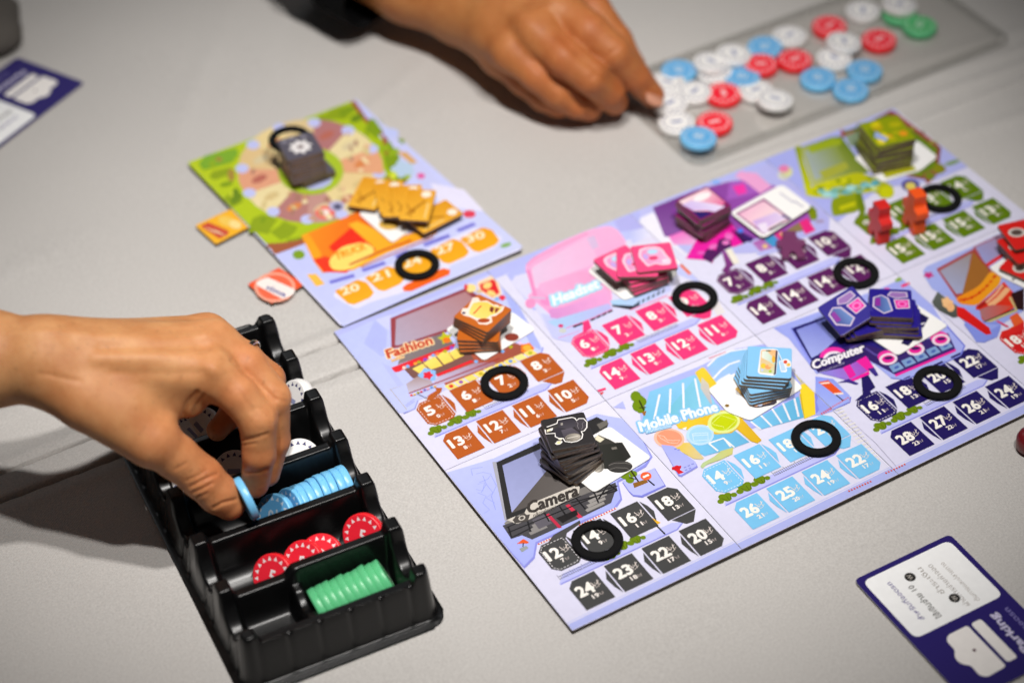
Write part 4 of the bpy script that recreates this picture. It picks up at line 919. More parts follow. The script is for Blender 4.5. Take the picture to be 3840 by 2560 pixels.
# parking cards (frames w and l)
def card_rect(p_tr, ang, w=58.4, h=87):
    u = np.array([math.cos(ang), math.sin(ang)]); v = np.array([-u[1], u[0]])
    a = np.array(p_tr[:2])
    return [a, a - u * w, a - u * w - v * h, a - v * h], u, v, a
def park_art(t, pts, u, v, a, z, flip=False):
    c = np.mean(pts, 0)
    def L(x, y): return a - u * x - v * y - c      # x from the right edge, y from the top edge
    A = Art(z)
    P = lambda L_, col, **k: A.poly([L(*q) for q in L_], col, raw=True, **k)
    P([(3, 3), (55.4, 3), (55.4, 44.5), (3, 44.5)], 'ffffff', rnd=4)
    def T(s, x0, y0, x1, y1, hgt, col, bold=0.0):
        # reading runs up the card; letters stand towards its left edge
        O = L(x0, y0); E = L(x1, y1); d = (E - O) / np.linalg.norm(E - O); up = np.array([-d[1], d[0]]) * hgt
        A.text(s, O, E, O + up, col, bold=bold, raw=True)
    T('ต้นทางและปลายทาง', 14, 41, 14, 13, 3.0, 'b0a8a0'); T('ผ่านการจ่ายค่าจอด', 20, 41, 20, 11, 3.2, '9a928a'); T('ชำระเงิน', 25.5, 29, 25.5, 10, 3.2, '9a928a')
    T('ใช้เงินจ่าย 10', 36, 40, 36, 17, 3.6, '4a4640', .01); T('สำหรับที่จอดรถ', 44, 37, 44, 10, 3.0, '6e64a0', .01)
    for x, y in ((34, 12.5), (24, 34)):
        o = L(x, y); A.disc(o, 2.75, 2.75, '1c1a18', raw=True, n=24); T('W', x - 1.3, y + 1.6, x - 1.3, y - 1.6, 2.6, 'c8c2ba', .01)
    # the van: body and roof strip
    P([(29.5, 50.5), (41, 50.5), (43.8, 53), (43.8, 59.5), (46.3, 62), (47, 65), (46, 68), (43.2, 70.5), (43.6, 77), (41, 79.6), (29.5, 79)], 'fbf6f2', rnd=1.6)
    P([(21.5, 50.5), (27.6, 50.5), (27.6, 77.6), (21.5, 77.6)], 'fbf6f2', rnd=1.8); A.disc(L(36.2, 64), .9, .9, '5a3040', raw=True)
    T('Parking', 12.2, 77, 12.2, 51.0, 5.4, 'd6d0ea', .04); T('ที่จอดรถ', 6, 70, 6, 51.5, 3.0, '8a82c0', .02)
    A.build('print', t)
far_u = (-.46, .888); far_v = (-.888, -.46)
for nm, (p, ang, lb) in enumerate(((at('w', 1335, 240, .6), math.radians(-1.0), 'dark blue and white parking card lying near the lower right corner of the photo'),
        ((-134.1 + far_v[0] * 87, 413.1 + far_v[1] * 87), math.atan2(far_u[1], far_u[0]), 'dark blue and white parking card, blurred, at the left edge of the table'))):
    pts, u, v, a = card_rect(p, ang)
    c = np.mean(pts, 0); t = empty('parking_card', (c[0], c[1], .15)); tag(t, lb, 'card', 'parking cards')
    link('card_body', slab(round_poly([q - c for q in pts], 3.2), 0, .45, 0, 'card_board'), t, [mat('face_navy_card', H('241766'), .4), M_CARDEDGE])
    park_art(t, pts, u, v, a, .45)

# ------------------------------------------------------------------ white display cards under the stacks
def disp(fr, pts, label, fn=None, rnd=2.6, z=BT + .75):
    P = [at(fr, *p, z + .5)[:2] for p in pts]; c = np.mean(P, 0)
    t = empty('display_card', (c[0], c[1], z)); tag(t, label, 'card', 'white cards under the tile stacks')
    link('card_body', slab(round_poly([p - c for p in P], rnd), 0, .5, .08, 'card_board'), t, [mat('white_card', (.90, .89, .875), .4), M_CARDEDGE])
    if fn:
        A = Art(.5, frame=fr); A._pt = lambda p: (at(fr, p[0], p[1], z + .5)[:2] - c); fn(A); A.build('print', t)
def f_cam(A):
    A.poly([(970, 390), (1010, 360), (1080, 390), (1150, 430), (1100, 450), (980, 430)], '3c3a36'); A.poly([(985, 385), (1005, 362), (1045, 385), (1020, 405)], 'e6dfc4')
    A.poly([(960, 430), (1050, 415), (1120, 410), (1200, 490), (1170, 512), (1080, 560), (960, 560)], '33332f', '23241f', (1, 0)); A.poly([(1110, 405), (1150, 405), (1202, 490), (1172, 512)], '2a2926'); A.poly([(1085, 435), (1115, 430), (1120, 443), (1090, 448)], '7a746c')
    A.disc((1010, 545), 34, 36, '8d8880'); A.disc((1003, 548), 26, 30, 'c4bcb0'); A.disc((1136, 548), 74, 35, '161616', rot=-.05, n=22); A.disc((1136, 545), 71, 32, '3a3836', rot=-.05, n=22)
    A.line([(1070, 540), (1100, 528), (1170, 525), (1205, 535)], .25, '8a8580'); A.line([(1075, 565), (1110, 553), (1170, 555), (1190, 565)], .25, '8a8580')
disp('c4', [(735, 500), (1075, 308), (1322, 492), (985, 699)], 'white card with a printed grey camera under the dark grey tiles', f_cam)
disp('c3', [(1228, 742), (1560, 560), (1890, 575), (2112, 745), (1605, 1050)], 'white card under the stack of brown tiles on the fashion shop', lambda A: (A.disc((1385, 905), 20, 12, '222a50'), A.disc((1650, 940), 60, 30, '6a1c24'), A.disc((1880, 820), 70, 40, '8c3a2c')))
def f_mob(A):
    A.disc((836, 628), 17, 11, '8a6a2c'); A.poly([(890, 500), (1130, 430), (1205, 600), (1190, 620), (1060, 645), (1020, 640)], '403a44', rnd=1.6); A.poly([(890, 500), (1110, 440), (1180, 595), (1050, 635), (1025, 632)], 'f6c93c', 'f4b890', (0, 1), rnd=1.4); A.disc((1145, 585), 28, 18, 'b4c020'); A.disc((1075, 620), 22, 12, 'c8d4ee')
disp('c2', [(694, 507), (905, 380), (1300, 400), (1394, 497), (1008, 738), (830, 668)], 'white tag shaped card with a small hole under the light blue tiles', f_mob)
disp('k', [(690, 510), (780, 330), (1100, 280), (1372, 460), (975, 694)], 'white card under the stack of dark blue tiles on the computer shop', lambda A: (A.poly([(1100, 330), (1220, 400), (1150, 520), (1060, 620), (1000, 600), (1090, 480)], '1c1450'), A.line([(1130, 460), (1190, 440)], 1, 'e8e4ee'), A.line([(1130, 490), (1180, 480)], 1, 'e8e4ee')))
disp('p1', [(680, 530), (780, 440), (1300, 380), (1440, 540), (1350, 640), (985, 775)], 'white card peeping out under the stack of pink tiles', None)
disp('cg', [(690, 500), (1000, 300), (1310, 335), (1505, 490), (1335, 625), (960, 740)], 'white card under the stack of green and yellow tiles', lambda A: A.poly([(960, 650), (1270, 580), (1300, 620), (1000, 700)], 'b0b010'))
disp('s', [(1165, 790), (1300, 730), (1500, 890), (1380, 975)], 'white card half hidden under the yellow tickets on the small board', lambda A: A.disc((1360, 860), 66, 34, 'e2b450'))
disp('r', [(985, 610), (1130, 520), (1240, 500), (1303 + 60, 640), (1303 + 60, 820), (1090, 690)], 'white card at the right edge of the photo under red food tiles', lambda A: A.disc((1205, 718), 14, 10, '4a4a4a'))
# the console shop card: a white frame round a pink picture, standing off the board on a tile
z_ = BT + 2.6
P = [at('cp', *p, z_ + .5)[:2] for p in ((878, 385), (1390, 105), (1690, 330), (1205, 640))]; c = np.mean(P, 0)
t = empty('console_card', (c[0], c[1], z_)); tag(t, 'white card with a pink picture and small dark print, on the purple console shop', 'card')
link('card_body', slab(round_poly([p - c for p in P], 4), 0, .6, .08, 'card_board'), t, [MATS['white_card'], M_TILE])
link('spacer_tile', slab(round_poly([(p - c) * .72 for p in P], 2), -2.5, -.02, 0, 'spacer'), t, [mat('face_5c1c5c', H('5c1c5c')), M_TILE])
A = Art(.6, frame='cp'); A._pt = lambda p: (at('cp', p[0], p[1], z_ + .6)[:2] - c)
A.poly([(935, 395), (1215, 245), (1490, 450), (1210, 600)], '8a2a78'); A.poly([(960, 400), (1210, 268), (1460, 445), (1205, 575)], 'f0b8d4', 'fbe8e6', (1, .4))
A.poly([(1100, 470), (1330, 380), (1440, 440), (1180, 570)], 'cda8e4', 'e8d6f4', (1, 0)); A.poly([(1270, 545), (1390, 480), (1410, 490), (1290, 560)], '231448'); A.poly([(1400, 400), (1490, 445), (1470, 460), (1390, 420)], '3a2470'); A.line([(1370, 190), (1510, 290)], .8, '9a96b8'); A.line([(1510, 270), (1600, 330)], .8, '8c88ac'); A.poly([(1150, 500), (1240, 480), (1260, 580), (1200, 590)], 'efe2f6')
A.build('print', t)

# ------------------------------------------------------------------ stacks of square tiles
TS, TT = 23.0, 2.06
def tile_mesh():
    me = slab(rrect(TS, TS, 1.3, 3), 0, TT - .06, .35, 'square_tile'); return me
TM = tile_mesh()
def stack(nm, colr, top_c, top_rot, n, spec, labels, group, fn=None, base=BT + 1.3, size=1.0):
    """spec(k) -> (dx, dy, rotation offset) of tile k counted from the top"""
    face = mat('tile_face_' + nm, H(colr), .36)
    for k in range(n):
        dx, dy, dr = spec(k)
        z = base + (n - 1 - k) * TT
        me = TM.copy(); me.materials.append(face); me.materials.append(M_TILE)
        # each tile is its own empty with the board body and, on top, its print
        t = empty('square_tile', (top_c[0] + dx, top_c[1] + dy, z), math.radians(top_rot + dr))
        b = link('tile_body', me, t); b.scale = (size, size, 1)
        tag(t, labels(k), 'tile', group)
        if fn and (k == 0 or (dx * dx + dy * dy) > 40):
            A = Art(TT - .06); fn(A); A.build('tile_print', t)
def ordinal(k): return ('topmost', 'second from the top', 'third from the top', 'fourth from the top', 'fifth from the top', 'sixth from the top', 'seventh from the top', 'eighth from the top', 'ninth from the top', 'tenth from the top', 'eleventh from the top', 'twelfth from the top')[k]
def img(c_px, fr, z, ang, P):
    pass
def to_local(c, rot):
    ca, sa = math.cos(-math.radians(rot)), math.sin(-math.radians(rot))
    return lambda w: np.array([(w[0] - c[0]) * ca - (w[1] - c[1]) * sa, (w[0] - c[0]) * sa + (w[1] - c[1]) * ca])
# camera stack
cc = (-24.4, -98.9); rot = -16.5
def f_c(A):
    loc = to_local(cc, rot); A._pt = lambda p: loc(at('kx', p[0], p[1], 26.2))
    O = [(565, 430), (590, 395), (740, 340), (752, 290), (960, 252), (1000, 262), (1030, 300), (1060, 270), (1130, 268), (1180, 320), (1178, 400), (1140, 450), (1095, 460), (1118, 500), (1105, 560), (1040, 600), (950, 618), (860, 605), (830, 560), (760, 558), (715, 535), (712, 485), (575, 495)]
    A.poly(O, '2e2b2c')
    A.poly([(752, 300), (950, 270), (1010, 300), (1030, 380), (900, 420), (760, 400)], '4a464e', '332f38', (0, 1)); A.poly([(590, 430), (750, 350), (770, 400), (690, 440), (590, 470)], '55504e', '3a3838', (1, 0)); A.poly([(590, 435), (640, 415), (680, 405), (670, 440), (590, 468)], 'f0e2c0'); A.poly([(640, 420), (682, 404), (672, 442), (650, 450)], 'fbf8f4')
    A.poly([(690, 420), (770, 400), (850, 430), (850, 540), (760, 545), (720, 520)], '35323a'); A.poly([(800, 440), (960, 400), (1060, 470), (1080, 540), (880, 590), (840, 540)], '5c5660', '3c3840', (0, -1))
    A.disc((975, 545), 118, 58, '8d867c', rot=-.15, n=24); A.disc((975, 545), 106, 48, '6c665e', rot=-.15, n=24, col2='b8b0a4'); A.line([(890, 560), (1050, 525)], .5, 'd6cfc4')
    A.disc((1082, 362), 82, 84, '443f46', n=22); A.line([(1020, 310), (1050, 340), (1040, 380), (1060, 420)], .22, '8c868a'); A.line([(1140, 320), (1110, 340), (1120, 390), (1100, 430)], .22, '8c868a'); A.poly([(792, 335), (825, 328), (828, 362), (795, 370)], '9a948e')
    A.line(O + [O[0], O[1]], .62, 'f6f2ef')
    A.poly([(710, 640), (745, 600), (815, 600), (820, 620), (780, 650), (740, 655)], 'f6f2ee'); A.poly([(725, 635), (755, 608), (805, 608), (775, 640)], 'efdc9c'); A.poly([(750, 575), (790, 558), (820, 565), (800, 588)], 'f3ead2')
stack('charcoal', '2f2c2d', cc, rot, 11, lambda k: (0, 0, 0) if k == 0 else (-.7 * math.sin(k * .9) + .12 * k + .7 * math.sin(k * 2.7), -.22 * k + .6 * math.cos(k * 3.3), 3.3 * k + 4 * math.sin(k * 2.1)), lambda k: f'dark grey camera tile, {ordinal(k)} in the tall twisted stack', 'dark grey tiles stacked on the camera shop', f_c)
# light blue stack
cb = (95.9, -105.8); rb = -36.8
def f_b(A):
    loc = to_local(cb, rb); A._pt = lambda p: loc(at('bx', p[0], p[1], 18.4))
    A.poly([(905, 300), (1130, 290), (1190, 310), (1200, 345), (1165, 720), (1120, 748), (880, 715), (855, 680)], 'f4f2f4', rnd=1.2); A.poly([(1150, 310), (1192, 330), (1160, 715), (1120, 735)], '433c52', rnd=.5)
    A.poly([(915, 312), (1160, 312), (1130, 715), (885, 690)], 'cfd8b4', 'f6b87c', (-.1, 1), rnd=1); A.poly([(930, 330), (1010, 330), (1150, 480), (1145, 560), (920, 440)], 'e9efe4', 'bcd6c4', (1, 0)); A.disc((950, 580), 45, 42, 'f6cc3c'); A.disc((1120, 470), 30, 60, 'f2b83c'); A.disc((1030, 600), 55, 40, 'f4a868'); A.disc((1065, 670), 26, 20, 'b0cc28'); A.disc((930, 650), 24, 22, 'c9d2ee'); A.disc((1070, 570), 40, 34, 'f6c98c'); A.poly([(990, 315), (1080, 315), (1075, 338), (1000, 338)], '5a6a4c')
    A.poly([(1205, 500), (1300, 480), (1352, 660), (1330, 688), (1245, 685)], 'f1f1f4', rnd=.8); A.poly([(1220, 510), (1275, 500), (1330, 650), (1255, 668)], 'bcd8f6'); A.poly([(1280, 470), (1350, 460), (1415, 515), (1420, 590), (1340, 610), (1290, 540)], 'f3eeee', rnd=.6); A.disc((1320, 515), 32, 28, 'dc4a2c'); A.disc((1370, 560), 32, 28, 'f4c04a'); A.line([(1210, 360), (1225, 430), (1235, 480)], .3, '4a4a5a'); A.line([(1195, 340), (1240, 440), (1262, 480)], .5, 'e8eef4')
def sp_b(k):
    if k == 0: return (0, 0, 0)
    if k < 4: return (-1.1 * k * .85 - .2, .62 * k * .85 - .2 * k, -1.2 * k)
    return (-2.6 - .5 * (k - 4), -.5 + .1 * (k - 4), 18 + 2.2 * (k - 4))
stack('sky', '86c3ee', cb, rb, 8, sp_b, lambda k: f'light blue phone tile, {ordinal(k)} in the fanned stack', 'light blue tiles stacked on the phone shop', f_b, size=1.02)
# brown stack
ct = (-12.4, 9.2); rt = 23.8
def f_t(A):
    loc = to_local(ct, rt); A._pt = lambda p: loc(at('c3', p[0], p[1], 19.4))
    A.poly([(1480, 480), (1500, 440), (1550, 440), (1570, 475), (1640, 470), (1700, 510), (1740, 510), (1760, 530), (1810, 520), (1790, 570), (1720, 620), (1680, 625), (1690, 680), (1640, 705), (1560, 700), (1530, 660), (1470, 630), (1410, 615), (1380, 590), (1400, 545), (1450, 545)], 'f9e6d8')
    A.poly([(1500, 495), (1560, 480), (1640, 485), (1700, 520), (1790, 540), (1740, 590), (1670, 615), (1620, 650), (1540, 640), (1460, 600), (1470, 550)], 'f7dc78', 'f0cc54', (1, 0)); A.line([(1505, 600), (1580, 520)], .8, 'd83a28'); A.poly([(1670, 525), (1710, 540), (1690, 590), (1660, 570)], '7a3026'); A.poly([(1720, 540), (1760, 545), (1730, 590), (1710, 585)], '8c3a2c'); A.disc((1605, 665), 62, 22, 'b04a1c', rot=-.05); A.disc((1515, 465), 16, 12, 'e9d9d2'); A.disc((1410, 590), 18, 12, '2c2a5a')
stack('brown', 'c0631c', ct, rt, 8, lambda k: (0, 0, 0) if k == 0 else ((-.25 * k, .1 * k, -2.0 * k) if k < 4 else (-1.4 - .3 * k, -.2 * k, 18 + 3 * k)), lambda k: f'brown clothing tile, {ordinal(k)} in its stack', 'brown tiles stacked on the fashion shop', f_t)
# pink stack
cp_ = (93.6, 1.0); rp = -22.7
def f_p(A):
    q = [(-7, 8), (-3, 9.4), (3, 9), (6, 6), (7, 1), (9, -4), (8, -8), (3, -8), (0, -6), (-5, -8), (-7, -3), (-8.6, 2)]
    A.poly(q, 'f6cfe2', raw=True, rnd=1.5); A.poly([(a * .82, b * .82) for a, b in q], 'ee94c4', 'f4b4d8', (1, 0), raw=True, rnd=1); A.disc((0, 4.6), 3.2, 2.2, 'b8dcf4', raw=True); A.disc((-.5, -1), 2.6, 1.6, 'e43a70', raw=True); A.disc((-4.6, 1), 1.5, 2.5, 'c8a8ea', raw=True); A.disc((5.5, -4.5), 2, 1.6, 'f8dcec', raw=True)
stack('pink', 'ea4a80', cp_, rp, 7, lambda k: ((0, 0, 0), (-9.5, 2.6, -9), (-15.5, 9.8, 26), (-6, 3, 10), (-6.5, 2, 14), (-7, 2, 16), (-7, 1.6, 20))[k], lambda k: f'pink headphone tile, {ordinal(k)} in its slipping stack', 'pink tiles stacked on the headphone shop', f_p)
# dark blue stack
ck = (179.0, -102.4); rk = -36.2
def f_k(A):
    A.poly([(-10, -4), (-9.5, 4), (-5, 6.5), (-1, 4), (1, -6.5), (-4, -9.5)], 'c8b8d4', raw=True, rnd=.6); A.poly([(-9, -3.4), (-8.6, 3.4), (-5, 5.6), (-2, 3.4), (0, -6), (-4, -8.4)], '3a3c8c', '6a8cc8', (1, 0), raw=True); A.poly([(-8.6, -3), (-8.2, 3.2), (-5.6, 4), (-5.6, -3)], '8a2c9c', raw=True)
    A.poly([(-2, 6), (0, 9.5), (9, 9.5), (9.4, 5), (3, 3.6)], 'c8b8d4', raw=True, rnd=.6); A.poly([(-1, 6), (.6, 8.7), (8.2, 8.7), (8.6, 5.6), (3, 4.4)], '9a70b4', raw=True); A.poly([(1.4, 3), (10, 3.6), (10.2, -4), (2.6, -5)], 'd0bcd8', raw=True, rnd=.6); A.poly([(2.2, 2.2), (9.2, 2.8), (9.4, -3.2), (3.2, -4.2)], 'ea2ca4', raw=True); A.disc((6, -.6), 2.7, 2.4, 'f07cc8', raw=True); A.disc((6, -.6), 1.5, 1.3, 'e81c90', raw=True)
stack('navy', '261a86', ck, rk, 8, lambda k: ((0, 0, 0), (.5, 0, 1), (-.3, -.4, 0), (2.0, -2.6, 2), (2.4, -2, 5), (3.6, -2.6, 0), (4.2, -3.8, -1), (5.2, -3.2, 3))[k], lambda k: f'dark blue computer tile, {ordinal(k)} in the right hand stack', 'dark blue tiles stacked on the computer shop', f_k)
# the tile leaning against that stack
t = empty('square_tile', (157.0, -93.0, BT + 14.0)); t.rotation_euler = (math.radians(9), math.radians(-17), math.radians(-4)); tag(t, 'dark blue computer tile leaning on the left side of the dark blue stack', 'tile', 'dark blue tiles stacked on the computer shop')
me = TM.copy(); me.materials.append(MATS['tile_face_navy']); me.materials.append(M_TILE); link('tile_body', me, t); A = Art(TT - .06); f_k(A); A.build('tile_print', t)
for j in range(3):
    t = empty('square_tile', (165 + j, -96 - j, BT + .2 + 3 + TT * j), math.radians(-20 + 4 * j)); tag(t, f'dark blue computer tile lying in shade under the leaning tile, {("lowest", "middle", "upper")[j]} of three', 'tile', 'dark blue tiles stacked on the computer shop')
    me = TM.copy(); me.materials.append(MATS['tile_face_navy']); me.materials.append(M_TILE); link('tile_body', me, t)
# purple stack
cu = (142.8, 24.2); ru = 4.0
def f_u(A):
    A.poly([(-10.5, 9.5), (10.5, 10), (10.5, -7), (2, -10), (-9, -4)], 'e0689c', 'f8e2e6', (-.4, .8), raw=True); A.poly([(-11, 6), (-4, 6), (4, -4), (8, -10), (0, -10.5), (-3, -6), (-9, -2)], 'cdb6ea', 'e8dcf6', (1, 0), raw=True); A.poly([(-10, -2), (-5, -6), (-2, -10.5), (-10.5, -10.5)], '2c1c68', raw=True); A.disc((3, 5), 6, 3, 'fbeef0', raw=True)
stack('plum', '7c1c5c', cu, ru, 8, lambda k: (0, 0, 0) if k == 0 else (-1.1 * math.sin(k * 1.7), .9 * math.cos(k * 2), 2.6 * k - 6 * (k % 2)), lambda k: f'dark edged console tile with a pink picture, {ordinal(k)} in its stack', 'purple tiles stacked on the console shop', f_u)
# green stack
cgk = (270.6, 18.2); rg = -12
def f_g(A):
    for i in range(14): A.disc((random.uniform(-9, 9), random.uniform(-9, 9)), random.uniform(2, 4), random.uniform(1.5, 3), ('d8cc10', 'b4b00c', 'e89a1c', '6c8210', 'e8d83c', 'c0a810')[i % 6], raw=True, n=9)
    A.poly([(-10, -3), (-6, -9), (-3, -7), (-7, 2)], 'a0b0e6', raw=True)
stack('olive', '8c9808', cgk, rg, 10, lambda k: (0, 0, 0) if k == 0 else (.2 * math.sin(k * 2), .2 * math.cos(k * 3), 2 * math.sin(k * 1.3)), lambda k: f'green and yellow game tile, {ordinal(k)} in its stack', 'green tiles stacked on the green shop', f_g, size=1.1)
# park stack on the small board
cs_ = (-31.9, 194.8); rs = -7
def f_s(A):
    P = []
    for i in range(16):
        r = 7.6 if i % 2 == 0 else 5.0; a = math.pi / 8 * i; P.append((r * math.cos(a), r * math.sin(a) - 1.0))
    A.poly(P, 'e6e2e2', raw=True); A.disc((0, -1), 2, 2, '8a7c7c', raw=True)
    for x, y in ((-7, 8), (-2, 9), (5, 8)): A.disc((x, y), 2, 1.4, '8d8a98', raw=True)
stack('slate', '54505c', cs_, rs, 10, lambda k: (0, 0, 0) if k == 0 else ((.3 * math.sin(k * 1.7), -.4 * k, 2 * math.sin(k * 2)) if k < 8 else (2 + k * .3, -2, 9)), lambda k: f'dark tile with a white flower, {ordinal(k)} in the park stack', 'dark tiles stacked on the park wheel', f_s, size=.98)
# red food tiles at the right edge
for j, (fr_, x, y, zz, rr) in enumerate((('r', 1330, 590, 4.2, 20), ('r', 1310, 420, 9, -8), ('r', 1310, 300, 13, -14))):
    w = at(fr_, x, y, zz + 2); t = empty('square_tile', (w[0], w[1], zz), math.radians(rr)); tag(t, f'red food tile at the right edge of the photo, {("lowest", "middle", "highest")[j]} of the leaning pile', 'tile', 'red tiles at the right edge')
    me = TM.copy(); me.materials.append(mat('tile_face_red', H('d8201c'), .36)); me.materials.append(M_TILE); link('tile_body', me, t)
    A = Art(TT - .06); A.disc((-4, 2), 5, 4, 'd8d0c8', raw=True); A.disc((-4, 2), 3.4, 2.6, '5a4a44', raw=True); A.build('tile_print', t)
    if j < 2:
        link('lower_board', (lambda m__: (m__.materials.append(M_TILE), m__)[1])(slab(rrect(TS - 1, TS - 1, 1.2, 3), -3.4 if j else -1.2, -.05, 0, 'lower_board')), t)
# yellow ticket tiles fanned on the small board (frame s)
def ticket_art(A):
    A.poly([(-14, -8), (14, -8), (14, 8), (-14, 8)], 'f0b63a', 'e0981c', (1, .4), raw=True); A.disc((10, -3.5), 3, 3, 'f6ecd8', raw=True); A.line([(-10, 5), (4, -4)], 1.6, 'b87818', raw=True); A.line([(-12, 2), (0, 6)], 1.1, 'c88a20', raw=True); A.disc((-6, 2), 2.6, 1.6, 'b87818', raw=True); A.line([(-12, -6), (2, -6)], .8, 'f8dc90', raw=True)
tk = [((1235, 668), 44, 2.5), ((1372, 690), 70, 4.4), ((1425, 722), 55, 6.3), ((1476, 715), 63, 8.2), ((1540, 742), 52, 10.1), ((1648, 815), 8, 3.2)]
tkl = ['leftmost yellow ticket tile with its edge over the park wheel', 'lowest upright yellow ticket tile in the middle of the fan', 'second yellow ticket tile of the middle fan, counted from the left', 'third yellow ticket tile of the middle fan, counted from the left', 'topmost yellow ticket tile of the fan', 'yellow ticket tile lying flat at the right end of the fan']
for (xy, rr, zz), lb in zip(tk, tkl):
    w = at('s', xy[0], xy[1], BT + zz + 1.8); t = empty('ticket_tile', (w[0], w[1], BT + zz + .9), math.radians(rr)); tag(t, lb, 'ticket tile', 'yellow tickets fanned on the small board')
    link('tile_body', slab(rrect(29, 17.5, 1.2, 3), 0, 1.8, .3, 'ticket'), t, [mat('tile_face_gold', H('eaa828'), .4), M_TILE])
    A = Art(1.8); ticket_art(A); A.build('tile_print', t)

# ------------------------------------------------------------------ black marker rings
def ring_mesh(R0, R1, h, n=72):
    bm = bmesh.new(); prof = []
    b = .9
    for (r, z) in ((R1 - b, 0), (R1, b), (R1, h - b), (R1 - .35, h - .35), (R1 - b, h), (R0 + b, h), (R0 + .35, h - .35), (R0, h - b), (R0, b), (R0 + b, 0)): prof.append((r, z))
    rows = []
    for i in range(n):
        a = 2 * math.pi * i / n; j = 1 + .002 * math.sin(5 * a)
        rows.append([bm.verts.new((r * j * math.cos(a), r * j * math.sin(a), z)) for r, z in prof])
    for i in range(n):
        for k in range(len(prof)):
            bm.faces.new((rows[i][k], rows[(i + 1) % n][k], rows[(i + 1) % n][(k + 1) % len(prof)], rows[i][(k + 1) % len(prof)]))
    bmesh.ops.recalc_face_normals(bm, faces=bm.faces)
    return bm_mesh('marker_ring', bm, True)
RM = ring_mesh(8.3, 12.9, 2.7); RM.materials.append(M_RING)
for fr, x, y, lb, zz, tilt in (('c4', 1003, 974, 'black ring round the number 14 on the dark grey camera row', 0, 0), ('c3', 1806, 1258, 'black ring round the number 7 on the brown fashion row', 0, 0),
                               ('c2', 1491, 858, 'black ring over the light blue 18 and 20 of the phone shop', 0, 0), ('k', 1290, 900, 'black ring round the number 20 on the dark blue computer row', 0, 0),
                               ('p1', 1580, 740, 'black ring over the last pink space beside the pink tiles', 0, 0), ('cp', 2118, 966, 'black ring round the number 12 on the purple row', 0, 0),
                               ('cg', 1525, 888, 'black ring behind the orange figure on the green row', 0, 0), ('s', 1535, 1107, 'black ring round the middle yellow space of the small board', 0, 0),
                               ('s', 733, 318, 'black ring resting on the stack of dark tiles in the park wheel', 17, .0)):
    w = at(fr, x, y, BT + 1.2 + zz + 1.5)
    o = link('marker_ring', RM, None, None, (w[0], w[1], BT + .75 + zz)); o.rotation_euler = (0, tilt, random.random() * 6)
    tag(o, lb, 'ring', 'black marker rings')

# ------------------------------------------------------------------ figures
FIG = [(-7, 0), (-2.2, 0), (-1.5, 4.5), (0, 6), (1.5, 4.5), (2.2, 0), (7, 0), (6.6, 4), (5.0, 9.5), (8.6, 11), (8.6, 15.5), (4.6, 16.4), (3.8, 18), (4.2, 24), (-4.2, 24), (-3.8, 18), (-4.6, 16.4), (-8.6, 15.5), (-8.6, 11), (-5.0, 9.5), (-6.6, 4)]
def figure(fr, x, y, rz, material, label, sc=1.0, flat=False, th=7.4):
    w = at(fr, x, y, BT + .7)
    me = slab(round_poly(FIG, .9, 3), -th / 2, th / 2, .5, 'figure')
    o = link('wooden_figure' if not flat else 'acrylic_figure', me, None, [material, material], (w[0], w[1], BT + .8))
    o.scale = (sc, sc, sc)
    if flat: o.rotation_euler = (0, 0, rz); o.location.z = (BT + 1.0 + th / 2) * MM
    else: o.rotation_euler = (math.radians(90), 0, rz)
    tag(o, label, 'figure', 'small player figures')
figure('cg', 925, 1275, math.radians(78), M_RED, 'small red wooden player figure standing left of the orange one', 1.0)
figure('cg', 1268, 1178, math.radians(78), M_ORANGE, 'small orange wooden player figure standing beside a black ring', 1.05)
figure('cp', 1500, 860, math.radians(-30), TINT, 'purple translucent player figure lying on the purple row', .98, True, 3.0)

# things cut off by the edges of the picture
def lathe(prof, n=40):
    bm = bmesh.new(); rows = [[bm.verts.new((r * math.cos(6.28318 * i / n), r * math.sin(6.28318 * i / n), z)) for r, z in prof] for i in range(n)]
    for i in range(n):
        for k in range(len(prof) - 1): bm.faces.new((rows[i][k], rows[(i + 1) % n][k], rows[(i + 1) % n][k + 1], rows[i][k + 1]))
    bmesh.ops.remove_doubles(bm, verts=bm.verts, dist=1e-4); bmesh.ops.recalc_face_normals(bm, faces=bm.faces)
    return bm_mesh('turned', bm, True)
w = at('f', 3866, 1655, 5); o = link('wooden_token', lathe([(0, 0), (6, 0), (7.4, 1.5), (7.6, 7), (6.6, 9.6), (4, 11), (0, 11.4)]), None, mat('dark_red_wood', (.16, .008, .012), .3), (w[0], w[1], .2)); tag(o, 'dark red round token cut off by the right edge, on the cloth', 'token')
w = at('f', -75, 85, 9); me = lathe([(0, 0), (20, 0), (27, 3), (28, 10), (24, 17), (14, 21), (0, 22)], 48)
for v_ in me.vertices: v_.co.x *= 1 + .12 * math.sin(v_.co.y * 160); v_.co.y *= 1.35
o = link('cloth_bundle', me, None, mat('dark_grey_cloth', (.09, .08, .07), .9, bump=(400, .5, .0006)), (w[0], w[1], 0)); tag(o, 'dark grey cloth bundle, blurred, in the top left corner', 'cloth')

